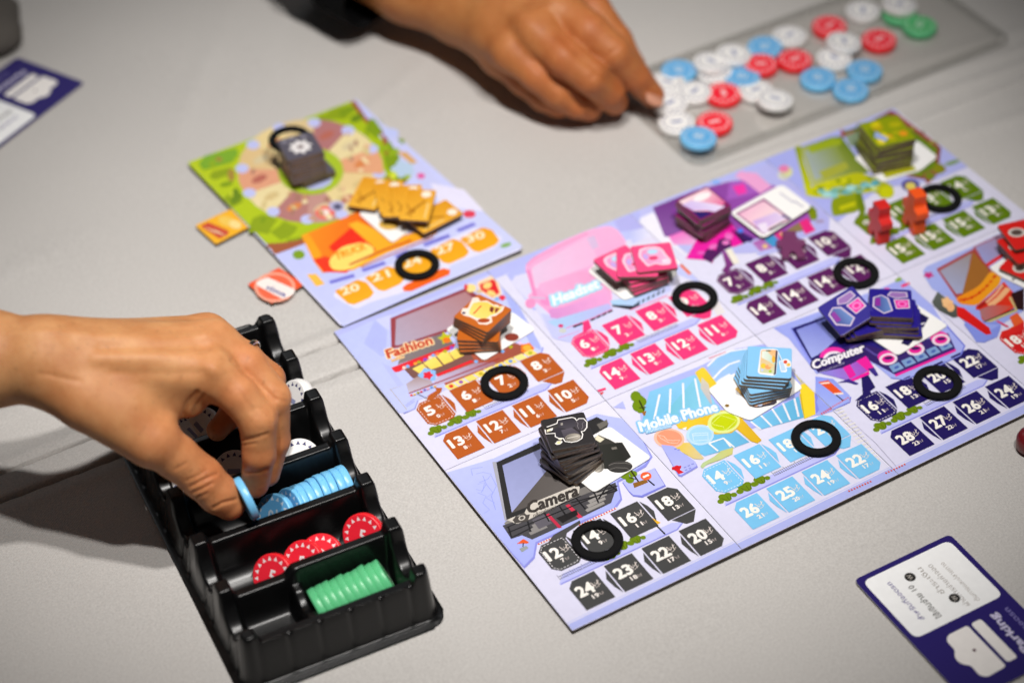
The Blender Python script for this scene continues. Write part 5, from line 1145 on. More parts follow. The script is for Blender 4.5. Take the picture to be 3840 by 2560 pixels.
# ------------------------------------------------------------------ clear plastic tray of loose chips
t = empty('clear_chip_tray', (0, 0, 0)); tag(t, 'shallow clear plastic tray holding loose chips, upper right of the table', 'tray')
def ring_slab(outer, inner, z0, z1, nm):
    bm = bmesh.new(); n = len(outer)
    V = [[bm.verts.new((p[0], p[1], z)) for p in L] for L, z in ((outer, z0), (outer, z1), (inner, z1), (inner, z0))]
    for a, b in ((0, 1), (1, 2), (2, 3), (3, 0)):
        for i in range(n): bm.faces.new((V[a][i], V[a][(i + 1) % n], V[b][(i + 1) % n], V[b][i]))
    bmesh.ops.recalc_face_normals(bm, faces=bm.faces)
    return bm_mesh(nm, bm)
O1 = rrect(248, 103, 10, 6, 296, 126.5); I1 = rrect(245, 100, 8.5, 6, 296, 126.5); I2 = rrect(240, 95, 6, 6, 296, 126.5); I3 = rrect(238.5, 93.5, 5, 6, 296, 126.5)
link('tray_floor', slab(I3, .3, .9, 0, 'tray_floor'), t, CLEAR)
link('tray_rim', ring_slab(O1, I1, .3, 2.4, 'tray_rim'), t, CLEAR_EDGE)
link('tray_ridge', ring_slab(I2, I3, .3, 3.0, 'tray_ridge'), t, CLEAR_EDGE)

# ------------------------------------------------------------------ poker chips
CR, CT = 11.2, 4.0
def chip_body():
    bm = bmesh.new(); n = 48; prof = [(CR - .7, 0), (CR - .2, .2), (CR, .7), (CR, CT - .7), (CR - .2, CT - .2), (CR - .7, CT)]
    rows = [[bm.verts.new((r * math.cos(2 * math.pi * i / n), r * math.sin(2 * math.pi * i / n), z)) for r, z in prof] for i in range(n)]
    for i in range(n):
        for k in range(len(prof) - 1): bm.faces.new((rows[i][k], rows[(i + 1) % n][k], rows[(i + 1) % n][k + 1], rows[i][k + 1]))
    bm.faces.new([rows[i][-1] for i in range(n)]); bm.faces.new([rows[i][0] for i in range(n)][::-1])
    bmesh.ops.recalc_face_normals(bm, faces=bm.faces)
    me = bm_mesh('chip_body', bm, True)
    return me
CB = {}
for k in CHIPCOL:
    me = chip_body(); me.materials.append(MATS['chip_' + k]); CB[k] = me
FACE = {}
def chip_face(k):
    if k in FACE: return FACE[k]
    ink = {'blue': 'cfe0ee', 'red': 'fbeef0', 'green': 'cfe8d4', 'white': '2a2a68'}[k]; nk = {'white': '8f96b8'}.get(k, ink); num = {'blue': '10', 'red': '5', 'green': '25', 'white': '1'}[k]
    base = {'blue': '64b0e6', 'red': 'f8283c', 'green': '4fb870', 'white': 'f4f2f0'}[k]
    A = Art(0)
    A.disc((0, 0), 10.5, 10.5, base, raw=True, n=40)
    V = []; F = []
    for i in range(16):
        a = 2 * math.pi * i / 16; n0 = len(V)
        for r, da in ((9.9, 0), (7.9, .13), (7.9, -.13)): V.append((r * math.cos(a + da), r * math.sin(a + da)))
        F.append((n0, n0 + 1, n0 + 2))
    A.raw(V, F, [H(ink)] * len(V))
    w = (2.9 if num != '1' else 2.0) * len(num)
    A.text(num, (-w / 2, -3.1), (w / 2, -3.1), (-w / 2, 3.1), nk, bold=.02, heavy=.22, raw=True)
    o = A.build('face_print', None); me = o.data; bpy.data.objects.remove(o)
    FACE[k] = me
    return me
def chip(k, loc, label, group, quat=None, spin=0.0, both=False):
    t = bpy.data.objects.new('poker_chip', None); COL.objects.link(t); t.empty_display_size = .01
    t.location = Vector([float(v) * MM for v in loc]); t.rotation_mode = 'QUATERNION'
    q = (quat or Matrix.Identity(3).to_quaternion()) @ Matrix.Rotation(spin, 3, 'Z').to_quaternion()
    t.rotation_quaternion = q; tag(t, label, 'poker chip', group)
    link('chip_body', CB[k], t, None, (0, 0, -CT / 2))
    link('face_print', chip_face(k), t, None, (0, 0, CT / 2))
    if both:
        f = link('face_print', chip_face(k), t, None, (0, 0, -CT / 2)); f.rotation_euler = (math.pi, 0, 0)
    return t
def face_quat(n, up):
    n = Vector(n).normalized(); u = Vector(up); u = (u - n * u.dot(n)).normalized(); r = u.cross(n)
    return Matrix(((r.x, u.x, n.x), (r.y, u.y, n.y), (r.z, u.z, n.z))).to_quaternion()
def axis_quat(n): return Vector((0, 0, 1)).rotation_difference(Vector(n).normalized())
MATCH = [('white', 1430, 62, 0), ('green', 1640, 78, 0), ('white', 1640, 28, 1), ('green', 1755, 145, 0), ('red', 1238, 148, 0), ('red', 1522, 226, 0), ('white', 1265, 332, 0), ('white', 1320, 240, 1),
         ('white', 1010, 204, 0), ('blue', 868, 268, 0), ('red', 1040, 340, 0), ('red', 845, 368, 0), ('blue', 1440, 400, 0), ('blue', 1172, 446, 0), ('blue', 1360, 510, 0), ('white', 580, 412, 0), ('white', 560, 356, 1), ('white', 690, 310, 1),
         ('blue', 375, 402, 0), ('white', 310, 470, 0), ('white', 465, 524, 0), ('white', 325, 590, 0), ('red', 632, 536, 0), ('blue', 740, 440, 0), ('white', 815, 515, 0), ('white', 925, 568, 1), ('red', 580, 700, 0), ('white', 362, 700, 0), ('blue', 487, 785, 1)]
WHERE = ['beside the green pair at the top', 'under a white one at the top', 'on top of a green chip at the top edge', 'rightmost in the clear tray', 'below the topmost white chip', 'right of the middle white chips', 'below another white one, right half of the tray', 'between two red chips at the top right', 'left of the top red chip, upper side', 'touching a red chip at the upper side', 'in the middle of the clear tray', 'just under a blue chip, left of another red one', 'right one of the blue trio', 'left one of the blue trio', 'lowest of the blue trio', 'lowest of a stack of white chips', 'on top of the white stack, left', 'near the upper rim, right of the white stack', 'at the upper left, behind white ones', 'next to the fingertip, upper', 'right of the fingertip, between white and red', 'beneath the fingertip', 'in the lower left between white chips', 'half covered by a white chip in the lower left', 'partly over a blue chip', 'rightmost of the lower white pair', 'low left, partly under others', 'large in the lower left corner', 'lowest left, lying on top of the others']
for (k, x, y, lv), wh in zip(MATCH, WHERE):
    z = 1.0 + CT / 2 + lv * (CT + .2); w = at('m', x, y - 4, z + CT / 2)
    qn = axis_quat((random.uniform(-.03, .03) + (.10 if lv else 0), random.uniform(-.03, .03), 1))
    chip(k, (w[0], w[1], z + (.3 if lv else 0)), f'{k} chip in the clear tray, {wh}', 'chips loose in the clear tray', qn, random.random() * 6)
# ------------------------------------------------------------------ black chip tray (vacuum formed shell)
TA = math.radians(4.5); F0 = np.array([-127.0, -156.0])
EX = np.array([math.cos(TA), -math.sin(TA)]); EY = np.array([math.sin(TA), math.cos(TA)])
def tw(x, y, z): p = F0 + EX * x + EY * y; return (p[0], p[1], z)
def blur(Z, s):
    r = int(3 * s) + 1; k = np.exp(-.5 * (np.arange(-r, r + 1) / s) ** 2); k /= k.sum()
    for ax in (0, 1):
        P = np.pad(Z, [(r, r) if a == ax else (0, 0) for a in (0, 1)], mode='edge')
        Z = sum(k[i] * np.take(P, np.arange(i, i + Z.shape[ax]), axis=ax) for i in range(2 * r + 1))
    return Z
def build_tray():
    W, Lh = 104.0, 221.0; st = .65
    xs = np.arange(-W - 1, 1.01, st); ys = np.arange(-1, Lh + 1.01, st)
    X, Y = np.meshgrid(xs, ys, indexing='ij')
    yk = [8.7 + 33.95 * k for k in range(7)]
    ss = lambda e0, e1, v: (lambda t: t * t * (3 - 2 * t))(np.clip((v - e0) / (e1 - e0), 0, 1))
    qx = np.where(X > -W / 2, -X, X + W); qy = np.where(Y < Lh / 2, Y, Lh - Y)
    rad = np.hypot(7 - qx, 7 - qy); m7 = (qx < 7) & (qy < 7) & (rad > 7); f7 = np.where(m7, 7 / np.maximum(rad, 1e-6), 1)
    XX = np.where(m7, np.where(X > -W / 2, -(7 - (7 - qx) * f7), -W + (7 - (7 - qx) * f7)), X); YY = np.where(m7, np.where(Y < Lh / 2, 7 - (7 - qy) * f7, Lh - 7 + (7 - qy) * f7), Y)
    # height of the side walls: a hump at each divider, a dip between
    Hs = np.full_like(Y, 28.0)
    for k in range(6):
        d_ = np.abs(Y - yk[k] - 16.97)
        Hs = np.where(d_ < 12.6, 14.0 + 14.0 * (1 - np.cos(np.pi / 2 * np.clip(d_ / 12.6, 0, 1)) ** .75), Hs)
    for k in range(7):
        Hs = np.where(np.abs(Y - yk[k]) < 4.9, 31.5, Hs)
    dl = X + W; dr = -X; df = Y; db = Lh - Y
    side = np.minimum(dl, dr); end = np.minimum(df, db)
    rc = 9.0; corner = rc - np.hypot(rc - np.minimum(side, rc), rc - np.minimum(end, rc))
    inc = (side < rc) & (end < rc)
    # flutes pressed into the outer walls
    fl = .9 * np.exp(-(((X + 8) % 15.3 - 7.6) / 1.1) ** 2)
    fs = np.zeros_like(Y)
    for k in range(7): fs += 1.6 * np.exp(-((Y - yk[k] - 6.2) / 1.3) ** 2) + .9 * np.exp(-((Y - yk[k] - 19) / 1.2) ** 2)
    ins_s = side - fs * .8; ins_e = end - fl * .8
    out = np.where(inc, ss(3.0, 5.4, corner), np.minimum(ss(2.5, 4.9, ins_s), ss(3.3, 5.6, ins_e)))
    zo = 1.6 + out * (Hs - 1.6)
    # small bumps of the foot flange
    zo += (out < .05) * .5 * np.exp(-((np.minimum(side, end) - 1.4) / .8) ** 2)
    # inside
    wall_in = 1 - ss(12.6, 14.4, side)                      # 1 at the side wall
    zi = wall_in * Hs
    tr_ = np.full_like(Y, 0.0)
    for k in range(6):
        yc = yk[k] + 16.97; d = np.abs(Y - yc)
        tro = 2.2 + 14.6 - np.sqrt(np.maximum(14.6 ** 2 - np.minimum(d, 14.5) ** 2, 0))
        m = d < 17
        tr_[m] = np.minimum(tro, 22)[m]
    for k in range(7):
        d = np.abs(Y - yk[k]); top = 27.2 if k not in (0,) else 25.5
        if k == 1:
            tp = 22.5 + 4.7 * ss(-66, -60, X)
        else: tp = top
        bump = (1 - ss(3.1, 4.8, d)) * tp
        tr_ = np.maximum(tr_, bump)
    # left part of the front compartment: a shallower well behind a partition
    m0 = (Y > yk[0]) & (Y < yk[1])
    part = (1 - ss(2.8, 4.8, np.abs(X + 61.5))) * np.minimum(Hs + 1.0, 19.5)
    tr_ = np.where(m0, np.maximum(tr_, part), tr_)
    well = m0 & (X < -62)
    tr_ = np.where(well, np.maximum(tr_, 5.0 + 9.0 * (1 - ss(7, 9.5, Y - yk[0]))), tr_)
    inside = np.maximum(zi, tr_)
    core = (side > 4.9) & (end > 5.6)
    Z = np.where(core, inside, np.minimum(zo, np.maximum(inside, zo)))
    Z = np.minimum(Z, zo + (out > .995) * 100)
    Z = blur(Z, .95)
    Z += .8
    rim = (np.minimum(side, end) < 0)
    cut = (side < 6) & (end < 6) & (6 - np.hypot(6 - side, 6 - end) < 0)
    n, m_ = X.shape
    gx, gy = np.gradient(Z, st)
    N = np.stack([-gx, -gy, np.ones_like(Z)], -1); N /= np.linalg.norm(N, axis=-1, keepdims=True)
    Wx = F0[0] + EX[0] * XX + EY[0] * YY; Wy = F0[1] + EX[1] * XX + EY[1] * YY; rim = rim | (m7 & (rad > 7.6))
    Z = np.where(rim, .15, Z)
    Nw = np.stack([N[..., 0] * EX[0] + N[..., 1] * EY[0], N[..., 0] * EX[1] + N[..., 1] * EY[1], N[..., 2]], -1)
    I = np.arange(n * m_).reshape(n, m_)
    F = np.stack([I[:-1, :-1], I[1:, :-1], I[1:, 1:], I[:-1, 1:]], -1).reshape(-1, 4)
    fx = (X[:-1, :-1] + st / 2).ravel(); fy = (Y[:-1, :-1] + st / 2).ravel()
    V = np.stack([Wx.ravel(), Wy.ravel(), Z.ravel()], 1); NV = Nw.reshape(-1, 3)
    fs_ = np.minimum(-fx, fx + W); fe = np.minimum(fy, Lh - fy)
    cls = np.full(len(F), -1)
    cls[(fs_ < 13.2) | (fe < 7.4)] = 0
    for k in range(1, 6): cls[(np.abs(fy - yk[k]) < 4.3) & (cls == -1)] = k
    for k in range(6): cls[(cls == -1) & (fy > yk[k]) & (fy < yk[k + 1])] = 10 + k
    cls[cls == -1] = 0
    t = empty('chip_rack', (0, 0, 0)); tag(t, 'long black plastic chip rack with six wells and scalloped side walls', 'chip rack')
    for c in sorted(set(cls)):
        if c == -5: continue
        Fc = F[cls == c]; used = np.unique(Fc); mp = np.zeros(len(V), int); mp[used] = np.arange(len(used))
        nm = 'side_wall' if c == 0 else ('divider' if c < 10 else 'well')
        me = mesh(nm, V[used], mp[Fc], True)
        me.normals_split_custom_set_from_vertices([tuple(v) for v in NV[used]])
        link(nm, me, t, M_BLACK)
    return yk
YK = build_tray()
def yc(k): return YK[k] + 16.97
def nvec(x, y, z): v = EX * x + EY * y; return (v[0], v[1], z)
for i in range(9):
    x = (-14.3, -18.3, -22.4, -26.5, -30.7, -34.8, -39.0, -43.6, -52.5)[i]; ln = math.radians((1, 2, 2, 3, 3, 4, 8, 22, 38)[i]); zz = 3.4 + 11 * math.cos(ln) + (.6, .6, .3, -.1, -.4, -.7, -.9, .2, 2.6)[i]
    sk = (.02, .02, 0, .03, .02, .06, .12, .22, .36)[i]
    chip('blue', tw(x, yc(2) - 3.2 + (1.2, .8, 1.0, 1.3, .8, .2, .6, .2, -1.0)[i], zz), 'light blue chip in the rack, ' + ('at the right end of the row', 'second from the right end', 'third from the right end', 'fourth from the right end', 'fifth from the right end', 'fourth from the left end', 'third from the left end', 'just behind the leaning 10', 'leaning in front, showing its 10')[i], 'light blue chips in the rack', axis_quat(nvec(-math.cos(ln), -sk, math.sin(ln))), 1.6 + i * .1, True)
for (x, dy, zz, n_, sp_), wh in zip(((-18.8, 1.5, 16.2, (-.66, -.50, .52), .2), (-42, 1, 13.2, (-.42, -.36, .80), -.3), (-51, 1.5, 12.6, (-.62, -.35, .70), .5), (-67, 0, 12.8, (-.66, -.42, .62), .1)), ('rightmost, standing highest against the wall', 'lying over another in the middle', 'half hidden under its neighbour', 'leftmost, showing a 5')):
    chip('red', tw(x, yc(1) + dy - 5.0, zz - .6), f'red chip in the rack, {wh}', 'red chips in the rack', face_quat(nvec(*n_), ROT[:, 1] * 1.0 + ROT[:, 0] * .35), sp_ * .6, True)
for i in range(10):
    x = -20.5 - i * 3.75; ln = math.radians(20 - i * .6)
    chip('green', tw(x, yc(0) + (.3, -.2, .4, 0, -.3, .2, 0, .3, -.2, .1)[i], 13.6 - i * .28 + (i % 3) * .3), 'green chip in the front well, ' + ('rightmost with its face turned up', 'second from the right', 'third from the right', 'fourth from the right', 'fifth from the right', 'fifth from the left', 'fourth from the left', 'third from the left', 'second from the left', 'leftmost against the partition')[i], 'green chips in the rack', axis_quat(nvec(math.cos(ln), 0, math.sin(ln))), .4 * i, True)
def wchip(fr, x, y, z, n_, lb, sp_=0.0):
    w = at(fr, x, y, z); chip('white', w, lb, 'white chips in the rack', axis_quat(n_), sp_, True)
wchip('c1', 2165, 790, 14.5, nvec(-.80, -.10, .58), 'white chip with navy marks, leaning right of the fingers near the back', .3)
wchip('c1', 2192, 782, 14.5, nvec(-.82, -.08, .56), 'white chip leaning directly behind another, right of the knuckles', .9)
wchip('c1', 2200, 1225, 12.5, nvec(-.25, -.45, .86), 'white chip lying tilted in the well behind the blue chips', .3)
wchip('c1', 1475, 985, 13, nvec(-.55, -.35, .75), 'white chip seen through the gap between thumb and index finger', .1)
wchip('c1', 1400, 1040, 12, nvec(.55, -.25, .8), 'white chip on edge seen beside the thumb', .5)
wchip('c1', 1725, 1310, 11, nvec(-.3, -.5, .8), 'white chip in deep shade under the hand, right of the thumb', 1.0)
wchip('t2', 285, 395, 12, nvec(-.4, -.3, .85), 'white chip almost hidden under the thumb', .2)

# ------------------------------------------------------------------ hands: one continuous surface each
def seg_d(P, a, b, ra, rb):
    ab = b - a; L2 = ab @ ab; t = np.clip(((P - a) @ ab) / L2, 0, 1)
    return np.sqrt(((P - a - t[:, None] * ab) ** 2).sum(1)) - (ra + (rb - ra) * t), t
def smin(a, b, k):
    h = np.clip(.5 + .5 * (b - a) / k, 0, 1); return b * (1 - h) + a * h - k * h * (1 - h)
def surface_nets(D, org, h):
    s = D < 0
    nx, ny, nz = D.shape
    acc = np.zeros((nx - 1, ny - 1, nz - 1, 3), np.float32); cnt = np.zeros((nx - 1, ny - 1, nz - 1), np.float32)
    cx, cy, cz = slice(0, nx - 1), slice(0, ny - 1), slice(0, nz - 1)
    def sub(A, i, j, k): return A[i:nx - 1 + i, j:ny - 1 + j, k:nz - 1 + k]
    for ax in range(3):
        for u in (0, 1):
            for v in (0, 1):
                o0 = [0, 0, 0]; o1 = [0, 0, 0]; oth = [a for a in range(3) if a != ax]
                o0[oth[0]] = o1[oth[0]] = u; o0[oth[1]] = o1[oth[1]] = v; o1[ax] = 1
                a = sub(D, *o0); b = sub(D, *o1); c = (a < 0) != (b < 0)
                t = np.where(c, a / np.where(np.abs(a - b) < 1e-9, 1e-9, a - b), 0)
                for q in range(3):
                    acc[..., q] += c * (o0[q] + (t if q == ax else 0))
                cnt += c
    m = cnt > 0
    idx = -np.ones(m.shape, int); idx[m] = np.arange(m.sum())
    cell = np.argwhere(m); V = (cell + acc[m] / cnt[m][:, None]) * h + org
    F = []
    for ax in range(3):
        o = [a for a in range(3) if a != ax]
        sl0 = [slice(1, -1)] * 3; sl0[ax] = slice(0, -1); sl1 = [slice(1, -1)] * 3; sl1[ax] = slice(1, None)
        a = s[tuple(sl0)]; b = s[tuple(sl1)]; c = np.argwhere(a != b); fl = a[tuple(c.T)]
        base = c.copy()
        for q in o: base[:, q] += 1
        q4 = []
        for du, dv in ((1, 1), (0, 1), (0, 0), (1, 0)):
            p = base.copy(); p[:, o[0]] -= du; p[:, o[1]] -= dv; q4.append(idx[tuple(p.T)])
        q4 = np.stack(q4, 1)
        flip = fl if ax != 1 else ~fl
        q4[~flip] = q4[~flip][:, ::-1]
        F.append(q4)
    F = np.concatenate(F); F = F[(F >= 0).all(1)]
    return V, F
def wrinkle(V, F, lines, fr='f'):
    """press fine folds (depth > 0) or raise tendons (depth < 0) along lines drawn over the upper side of the skin"""
    N = np.zeros_like(V); n_ = np.cross(V[F[:, 2]] - V[F[:, 0]], V[F[:, 3]] - V[F[:, 1]])
    for i in range(4): np.add.at(N, F[:, i], n_)
    N /= np.maximum(np.linalg.norm(N, axis=1, keepdims=True), 1e-9)
    vd = CAM - V; vd /= np.linalg.norm(vd, axis=1, keepdims=True); face = np.clip((N * vd).sum(1) * 2.5, 0, 1)
    if ((V - V.mean(0)) * N).sum() < 0: N = -N; face = np.clip((N * vd).sum(1) * 2.5, 0, 1)
    d = (V - CAM) @ ROT; px = np.stack([1920 + FPX * d[:, 0] / -d[:, 2], 1280 - FPX * d[:, 1] / -d[:, 2]], 1)
    a_, b_, s_ = FR[fr]; dz = np.zeros(len(V))
    for pts, dep, wd in lines:
        P = [np.array([a_ + p[0] * s_, b_ + p[1] * s_]) for p in pts]; best = np.full(len(V), 1e9)
        for u, v in zip(P[:-1], P[1:]):
            e = v - u; t = np.clip(((px - u) @ e) / (e @ e), 0, 1); taper = 0
            best = np.minimum(best, np.linalg.norm(px - u - t[:, None] * e, axis=1))
        dz += dep * np.exp(-(best / wd) ** 2)
    return V - N * (dz * face)[:, None]
def hand_mesh(name, fingers, palm, creases, h, kpalm=7.0, kf=1.0, relax=2, kweb=6.0, lines=(), fr='f'):
    """fingers: lists of (point, radius) joints; palm: list of (a, b, ra, rb)"""
    pts = [p for f in fingers for p, r in f] + [q for a, b, ra, rb in palm for q in (a, b)]
    rmax = 28
    lo = np.min(pts, 0) - rmax; hi = np.max(pts, 0) + rmax
    n = np.ceil((hi - lo) / h).astype(int) + 1
    G = [lo[i] + h * np.arange(n[i]) for i in range(3)]
    D = np.full(tuple(n), 1e3, np.float32)
    # slab by slab to save memory
    for i0 in range(0, n[0], 24):
        gx = G[0][i0:i0 + 24]
        P = np.stack(np.meshgrid(gx, G[1], G[2], indexing='ij'), -1).reshape(-1, 3)
        dp = None
        for a, b, ra, rb in palm:
            d, _ = seg_d(P, a, b, ra, rb); dp = d if dp is None else smin(dp, d, kpalm)
        df = None
        for f in fingers:
            g = None
            for (a, ra), (b, rb) in zip(f[:-1], f[1:]):
                d, _ = seg_d(P, a, b, ra, rb); g = d if g is None else smin(g, d, 2.2)
            df = g if df is None else smin(df, g, kf)
        d = smin(df, dp, kweb)
        near = np.abs(d) < 4
        Pn = P[near]; dn = d[near]
        for a, b, dep, wd in creases:
            ds, _ = seg_d(Pn, a, b, 0, 0); dn = dn + dep * np.exp(-(ds / wd) ** 2)
        d[near] = dn
        D[i0:i0 + 24] = d.reshape(len(gx), n[1], n[2])
    V, F = surface_nets(D, lo, h)
    # one light relaxation takes the grid out of the surface
    for _ in range(relax):
        S = np.zeros_like(V); C_ = np.zeros(len(V))
        for i in range(4):
            a = F[:, i]; b = F[:, (i + 1) % 4]
            np.add.at(S, a, V[b]); np.add.at(C_, a, 1); np.add.at(S, b, V[a]); np.add.at(C_, b, 1)
        V = V * .45 + .55 * S / np.maximum(C_, 1)[:, None]
    V = wrinkle(V, F, lines, fr)
    fl = np.zeros(len(V))
    for f in fingers:
        for i, (p, r) in enumerate(f):
            a_ = (0.35, .75, .6, .95)[min(i, 3)] if i < len(f) - 1 else 1.0
            fl = np.maximum(fl, a_ * np.exp(-(((V - p) ** 2).sum(1)) / (r * 1.35) ** 2))
    me = mesh(name, V, F, True)
    at_ = me.attributes.new('Flush', 'FLOAT', 'POINT'); at_.data.foreach_set('value', np.clip(fl, 0, 1).astype(np.float32))
    return me
def J(x, y, z): return at('f', x, y, z)
def K(x, y, z): return at('h', x, y, z)
def nail(parent, c, n_, d_, w, l):
    """a curved nail plate at c, outward normal n_, pointing along d_"""
    n_ = np.array(n_, float); n_ /= np.linalg.norm(n_); d_ = np.array(d_, float); d_ -= n_ * (d_ @ n_); d_ /= np.linalg.norm(d_); s_ = np.cross(n_, d_)
    V = []; F = []; N1, N2 = 8, 8
    for i in range(N1 + 1):
        for j in range(N2 + 1):
            u = -1 + 2 * i / N1; v = -1 + 2 * j / N2
            uu = u * math.sqrt(max(0, 1 - .35 * v * v)); vv = v * math.sqrt(max(0, 1 - .35 * u * u))
            V.append(c + s_ * uu * w / 2 + d_ * vv * l / 2 - n_ * (uu * uu * w * .22 + vv * vv * l * .05))
    for i in range(N1):
        for j in range(N2):
            a = i * (N2 + 1) + j; F.append((a, a + N2 + 1, a + N2 + 2, a + 1))
    link('fingernail', mesh('fingernail', V, F, True), parent, NAIL)
def torus(parent, name, c, n_, R, r, material):
    q = axis_quat(n_).to_matrix(); V = []; F = []; A_, B_ = 48, 10
    for i in range(A_):
        for j in range(B_):
            a = 2 * math.pi * i / A_; b = 2 * math.pi * j / B_
            p = q @ Vector(((R + r * .6 * math.cos(b)) * math.cos(a), (R + r * .6 * math.cos(b)) * math.sin(a), r * 1.3 * math.sin(b)))
            V.append((c[0] + p.x, c[1] + p.y, c[2] + p.z)); F.append((i * B_ + j, ((i + 1) % A_) * B_ + j, ((i + 1) % A_) * B_ + (j + 1) % B_, i * B_ + (j + 1) % B_))
    link(name, mesh(name, V, F, True), parent, material)

# left person: hand taking a blue chip out of the rack
p1 = empty('person'); tag(p1, 'bare arm with a silver ring at the left, lifting a light blue chip', 'person')

wr = J(170, 1352, 112)
im, mm_, rm, lm = J(795, 1400, 100), J(800, 1290, 101), J(775, 1262, 88), J(735, 1262, 70)
fing = [
    [(im, 10.5), (J(890, 1475, 92), 9.6), (J(967, 1572, 80), 9.2), (J(972, 1700, 62), 7.9), (J(956, 1815, 40), 6.8)],
    [(mm_, 10.5), (J(925, 1370, 95), 9.2), (J(1020, 1490, 82), 8.8), (J(1026, 1650, 58), 7.8), (J(1000, 1775, 40), 6.6)],
    [(rm, 10), (J(915, 1345, 82), 8.6), (J(1004, 1422, 70), 8.4), (J(1012, 1560, 48), 7.3), (J(960, 1650, 34), 6.3)],
    [(lm, 9), (J(850, 1370, 58), 7.6), (J(905, 1440, 50), 7.0), (J(862, 1560, 44), 6.0), (J(815, 1612, 42), 5.6)],
    [(J(330, 1500, 100), 13.5), (J(572, 1652, 80), 11.8), (J(660, 1712, 69), 10.6), (J(757, 1790, 56), 10.2), (J(818, 1850, 46), 9.6), (J(860, 1888, 39), 8.0)],
]
palm = [(J(-420, 1330, 112), J(-60, 1345, 112), 26, 22.5), (J(-60, 1345, 112), wr, 22.5, 19.5), (wr, im, 19, 12), (wr, mm_, 17, 11.5), (wr, rm, 18, 11), (wr, lm, 17, 10),
        (J(330, 1500, 100), J(700, 1480, 88), 13, 11), (J(450, 1560, 92), J(560, 1640, 82), 13.5, 12), (J(560, 1400, 82), J(720, 1400, 78), 16, 13), (J(250, 1440, 106), J(480, 1520, 94), 15, 13), (J(700, 1330, 92), J(790, 1330, 84), 14, 13)]
cre = []
def cr(x0, y0, x1, y1, z0, z1, d=.55, w=1.0): cre.append((J(x0, y0, z0), J(x1, y1, z1), d, w))
# thumb wrinkles, first index joint, tendons (negative depth raises the skin)
for (a, b, c, d) in ((690, 1850, 790, 1800), (700, 1862, 778, 1832), (735, 1880, 800, 1850), (665, 1830, 745, 1790)): cr(a, b, c, d, 66, 66, .7, 1.0)
for (a, b, c, d) in ((905, 1640, 1000, 1628), (910, 1775, 985, 1765), (925, 1600, 1000, 1612)): cr(a, b, c, d, 82, 82, .5, 1.0)
cre.append((J(500, 1330, 126), J(800, 1375, 113), -1.3, 4.5)); cre.append((J(400, 1290, 130), J(780, 1260, 113), -1.0, 4.0)); cre.append((J(792, 1380, 112), J(812, 1392, 111), -1.3, 5.5)); cre.append((J(785, 1262, 112), J(800, 1270, 112), -1.2, 5.0))
cre.append((J(560, 1320, 124), J(770, 1320, 113), .9, 3.5)); cre.append((J(740, 1480, 104), J(800, 1510, 100), .9, 2.5)); cre.append((J(700, 1500, 104), J(680, 1560, 96), 1.0, 3.2)); cre.append((J(870, 1440, 106), J(940, 1560, 94), .3, 2.0))
for x0, y0, x1, y1, d_, w_ in ((430, 1270, 690, 1235, -.55, 1.7), (560, 1240, 760, 1225, -.4, 1.5), (380, 1400, 600, 1440, -.5, 1.6), (600, 1440, 700, 1430, -.4, 1.4), (90, 1290, 330, 1300, -.5, 1.8)):
    z_s = 127 - (x0 - 90) * .018
    cre.append((J(x0, y0, z_s), J(x1, y1, z_s - (x1 - x0) * .03), d_, w_))
for k in range(5): cr(905 + 14 * k, 1700 + 3 * k, 925 + 14 * k, 1720 + 3 * k, 70, 70, .12, .8)
for (a, b, c, d) in ((1035, 1480, 1080, 1500), (1040, 1500, 1085, 1522), (1035, 1462, 1078, 1478), (1010, 1395, 1050, 1420), (1000, 1408, 1040, 1440)): cr(a, b, c, d, 86, 84, .4, .9)
for (a, b, c, d) in ((930, 1545, 1000, 1520), (938, 1560, 1010, 1540), (925, 1530, 990, 1503)): cr(a, b, c, d, 91, 90, .38, .9)
LN = [([(300, 1262), (540, 1262), (765, 1262)], -.9, 20), ([(360, 1345), (600, 1338), (815, 1330)], -1.1, 26), ([(380, 1302), (600, 1298), (770, 1300)], .9, 18), ([(420, 1398), (620, 1400), (760, 1395)], .5, 18), ([(40, 1250), (200, 1240), (330, 1250)], -.6, 16),
      ([(715, 1824), (765, 1798), (812, 1776)], .9, 6), ([(722, 1846), (765, 1830), (796, 1812)], .8, 5.5), ([(740, 1866), (775, 1850)], .6, 5), ([(700, 1800), (740, 1785), (770, 1765)], .5, 5), ([(800, 1903), (838, 1884), (885, 1872)], .9, 5.5), ([(655, 1760), (700, 1735)], .4, 5),
      ([(738, 1472), (704, 1512), (690, 1556)], 1.2, 9), ([(764, 1482), (738, 1522), (730, 1545)], .8, 7), ([(782, 1492), (772, 1530)], .6, 6), ([(800, 1505), (800, 1535)], .5, 6),
      ([(905, 1650), (950, 1643), (1004, 1626)], .8, 6), ([(912, 1668), (960, 1662)], .5, 5), ([(925, 1768), (972, 1770), (1000, 1758)], .7, 6), ([(985, 1530), (1015, 1548)], .5, 5), ([(990, 1546), (1020, 1566)], .45, 5), ([(1035, 1470), (1072, 1486)], .5, 5), ([(1030, 1488), (1074, 1506)], .45, 5),
      ([(845, 1400), (900, 1470), (960, 1560)], .35, 8), ([(870, 1350), (950, 1420), (1035, 1500)], 1.0, 9), ([(1040, 1560), (1045, 1660), (1030, 1740)], .6, 8), ([(150, 1400), (300, 1430)], .4, 10), ([(168, 1300), (180, 1400)], .35, 9), ([(186, 1300), (200, 1410)], .3, 8)]
me = hand_mesh('hand', fing, palm, cre, .95, relax=1, lines=LN)
link('hand_and_forearm', me, p1, SKIN)
rd = J(1004, 1422, 70) - rm; torus(p1, 'finger_ring', J(922, 1350, 82), J(915, 1345, 82) - rm, 10.5, .95, M_SILVER)
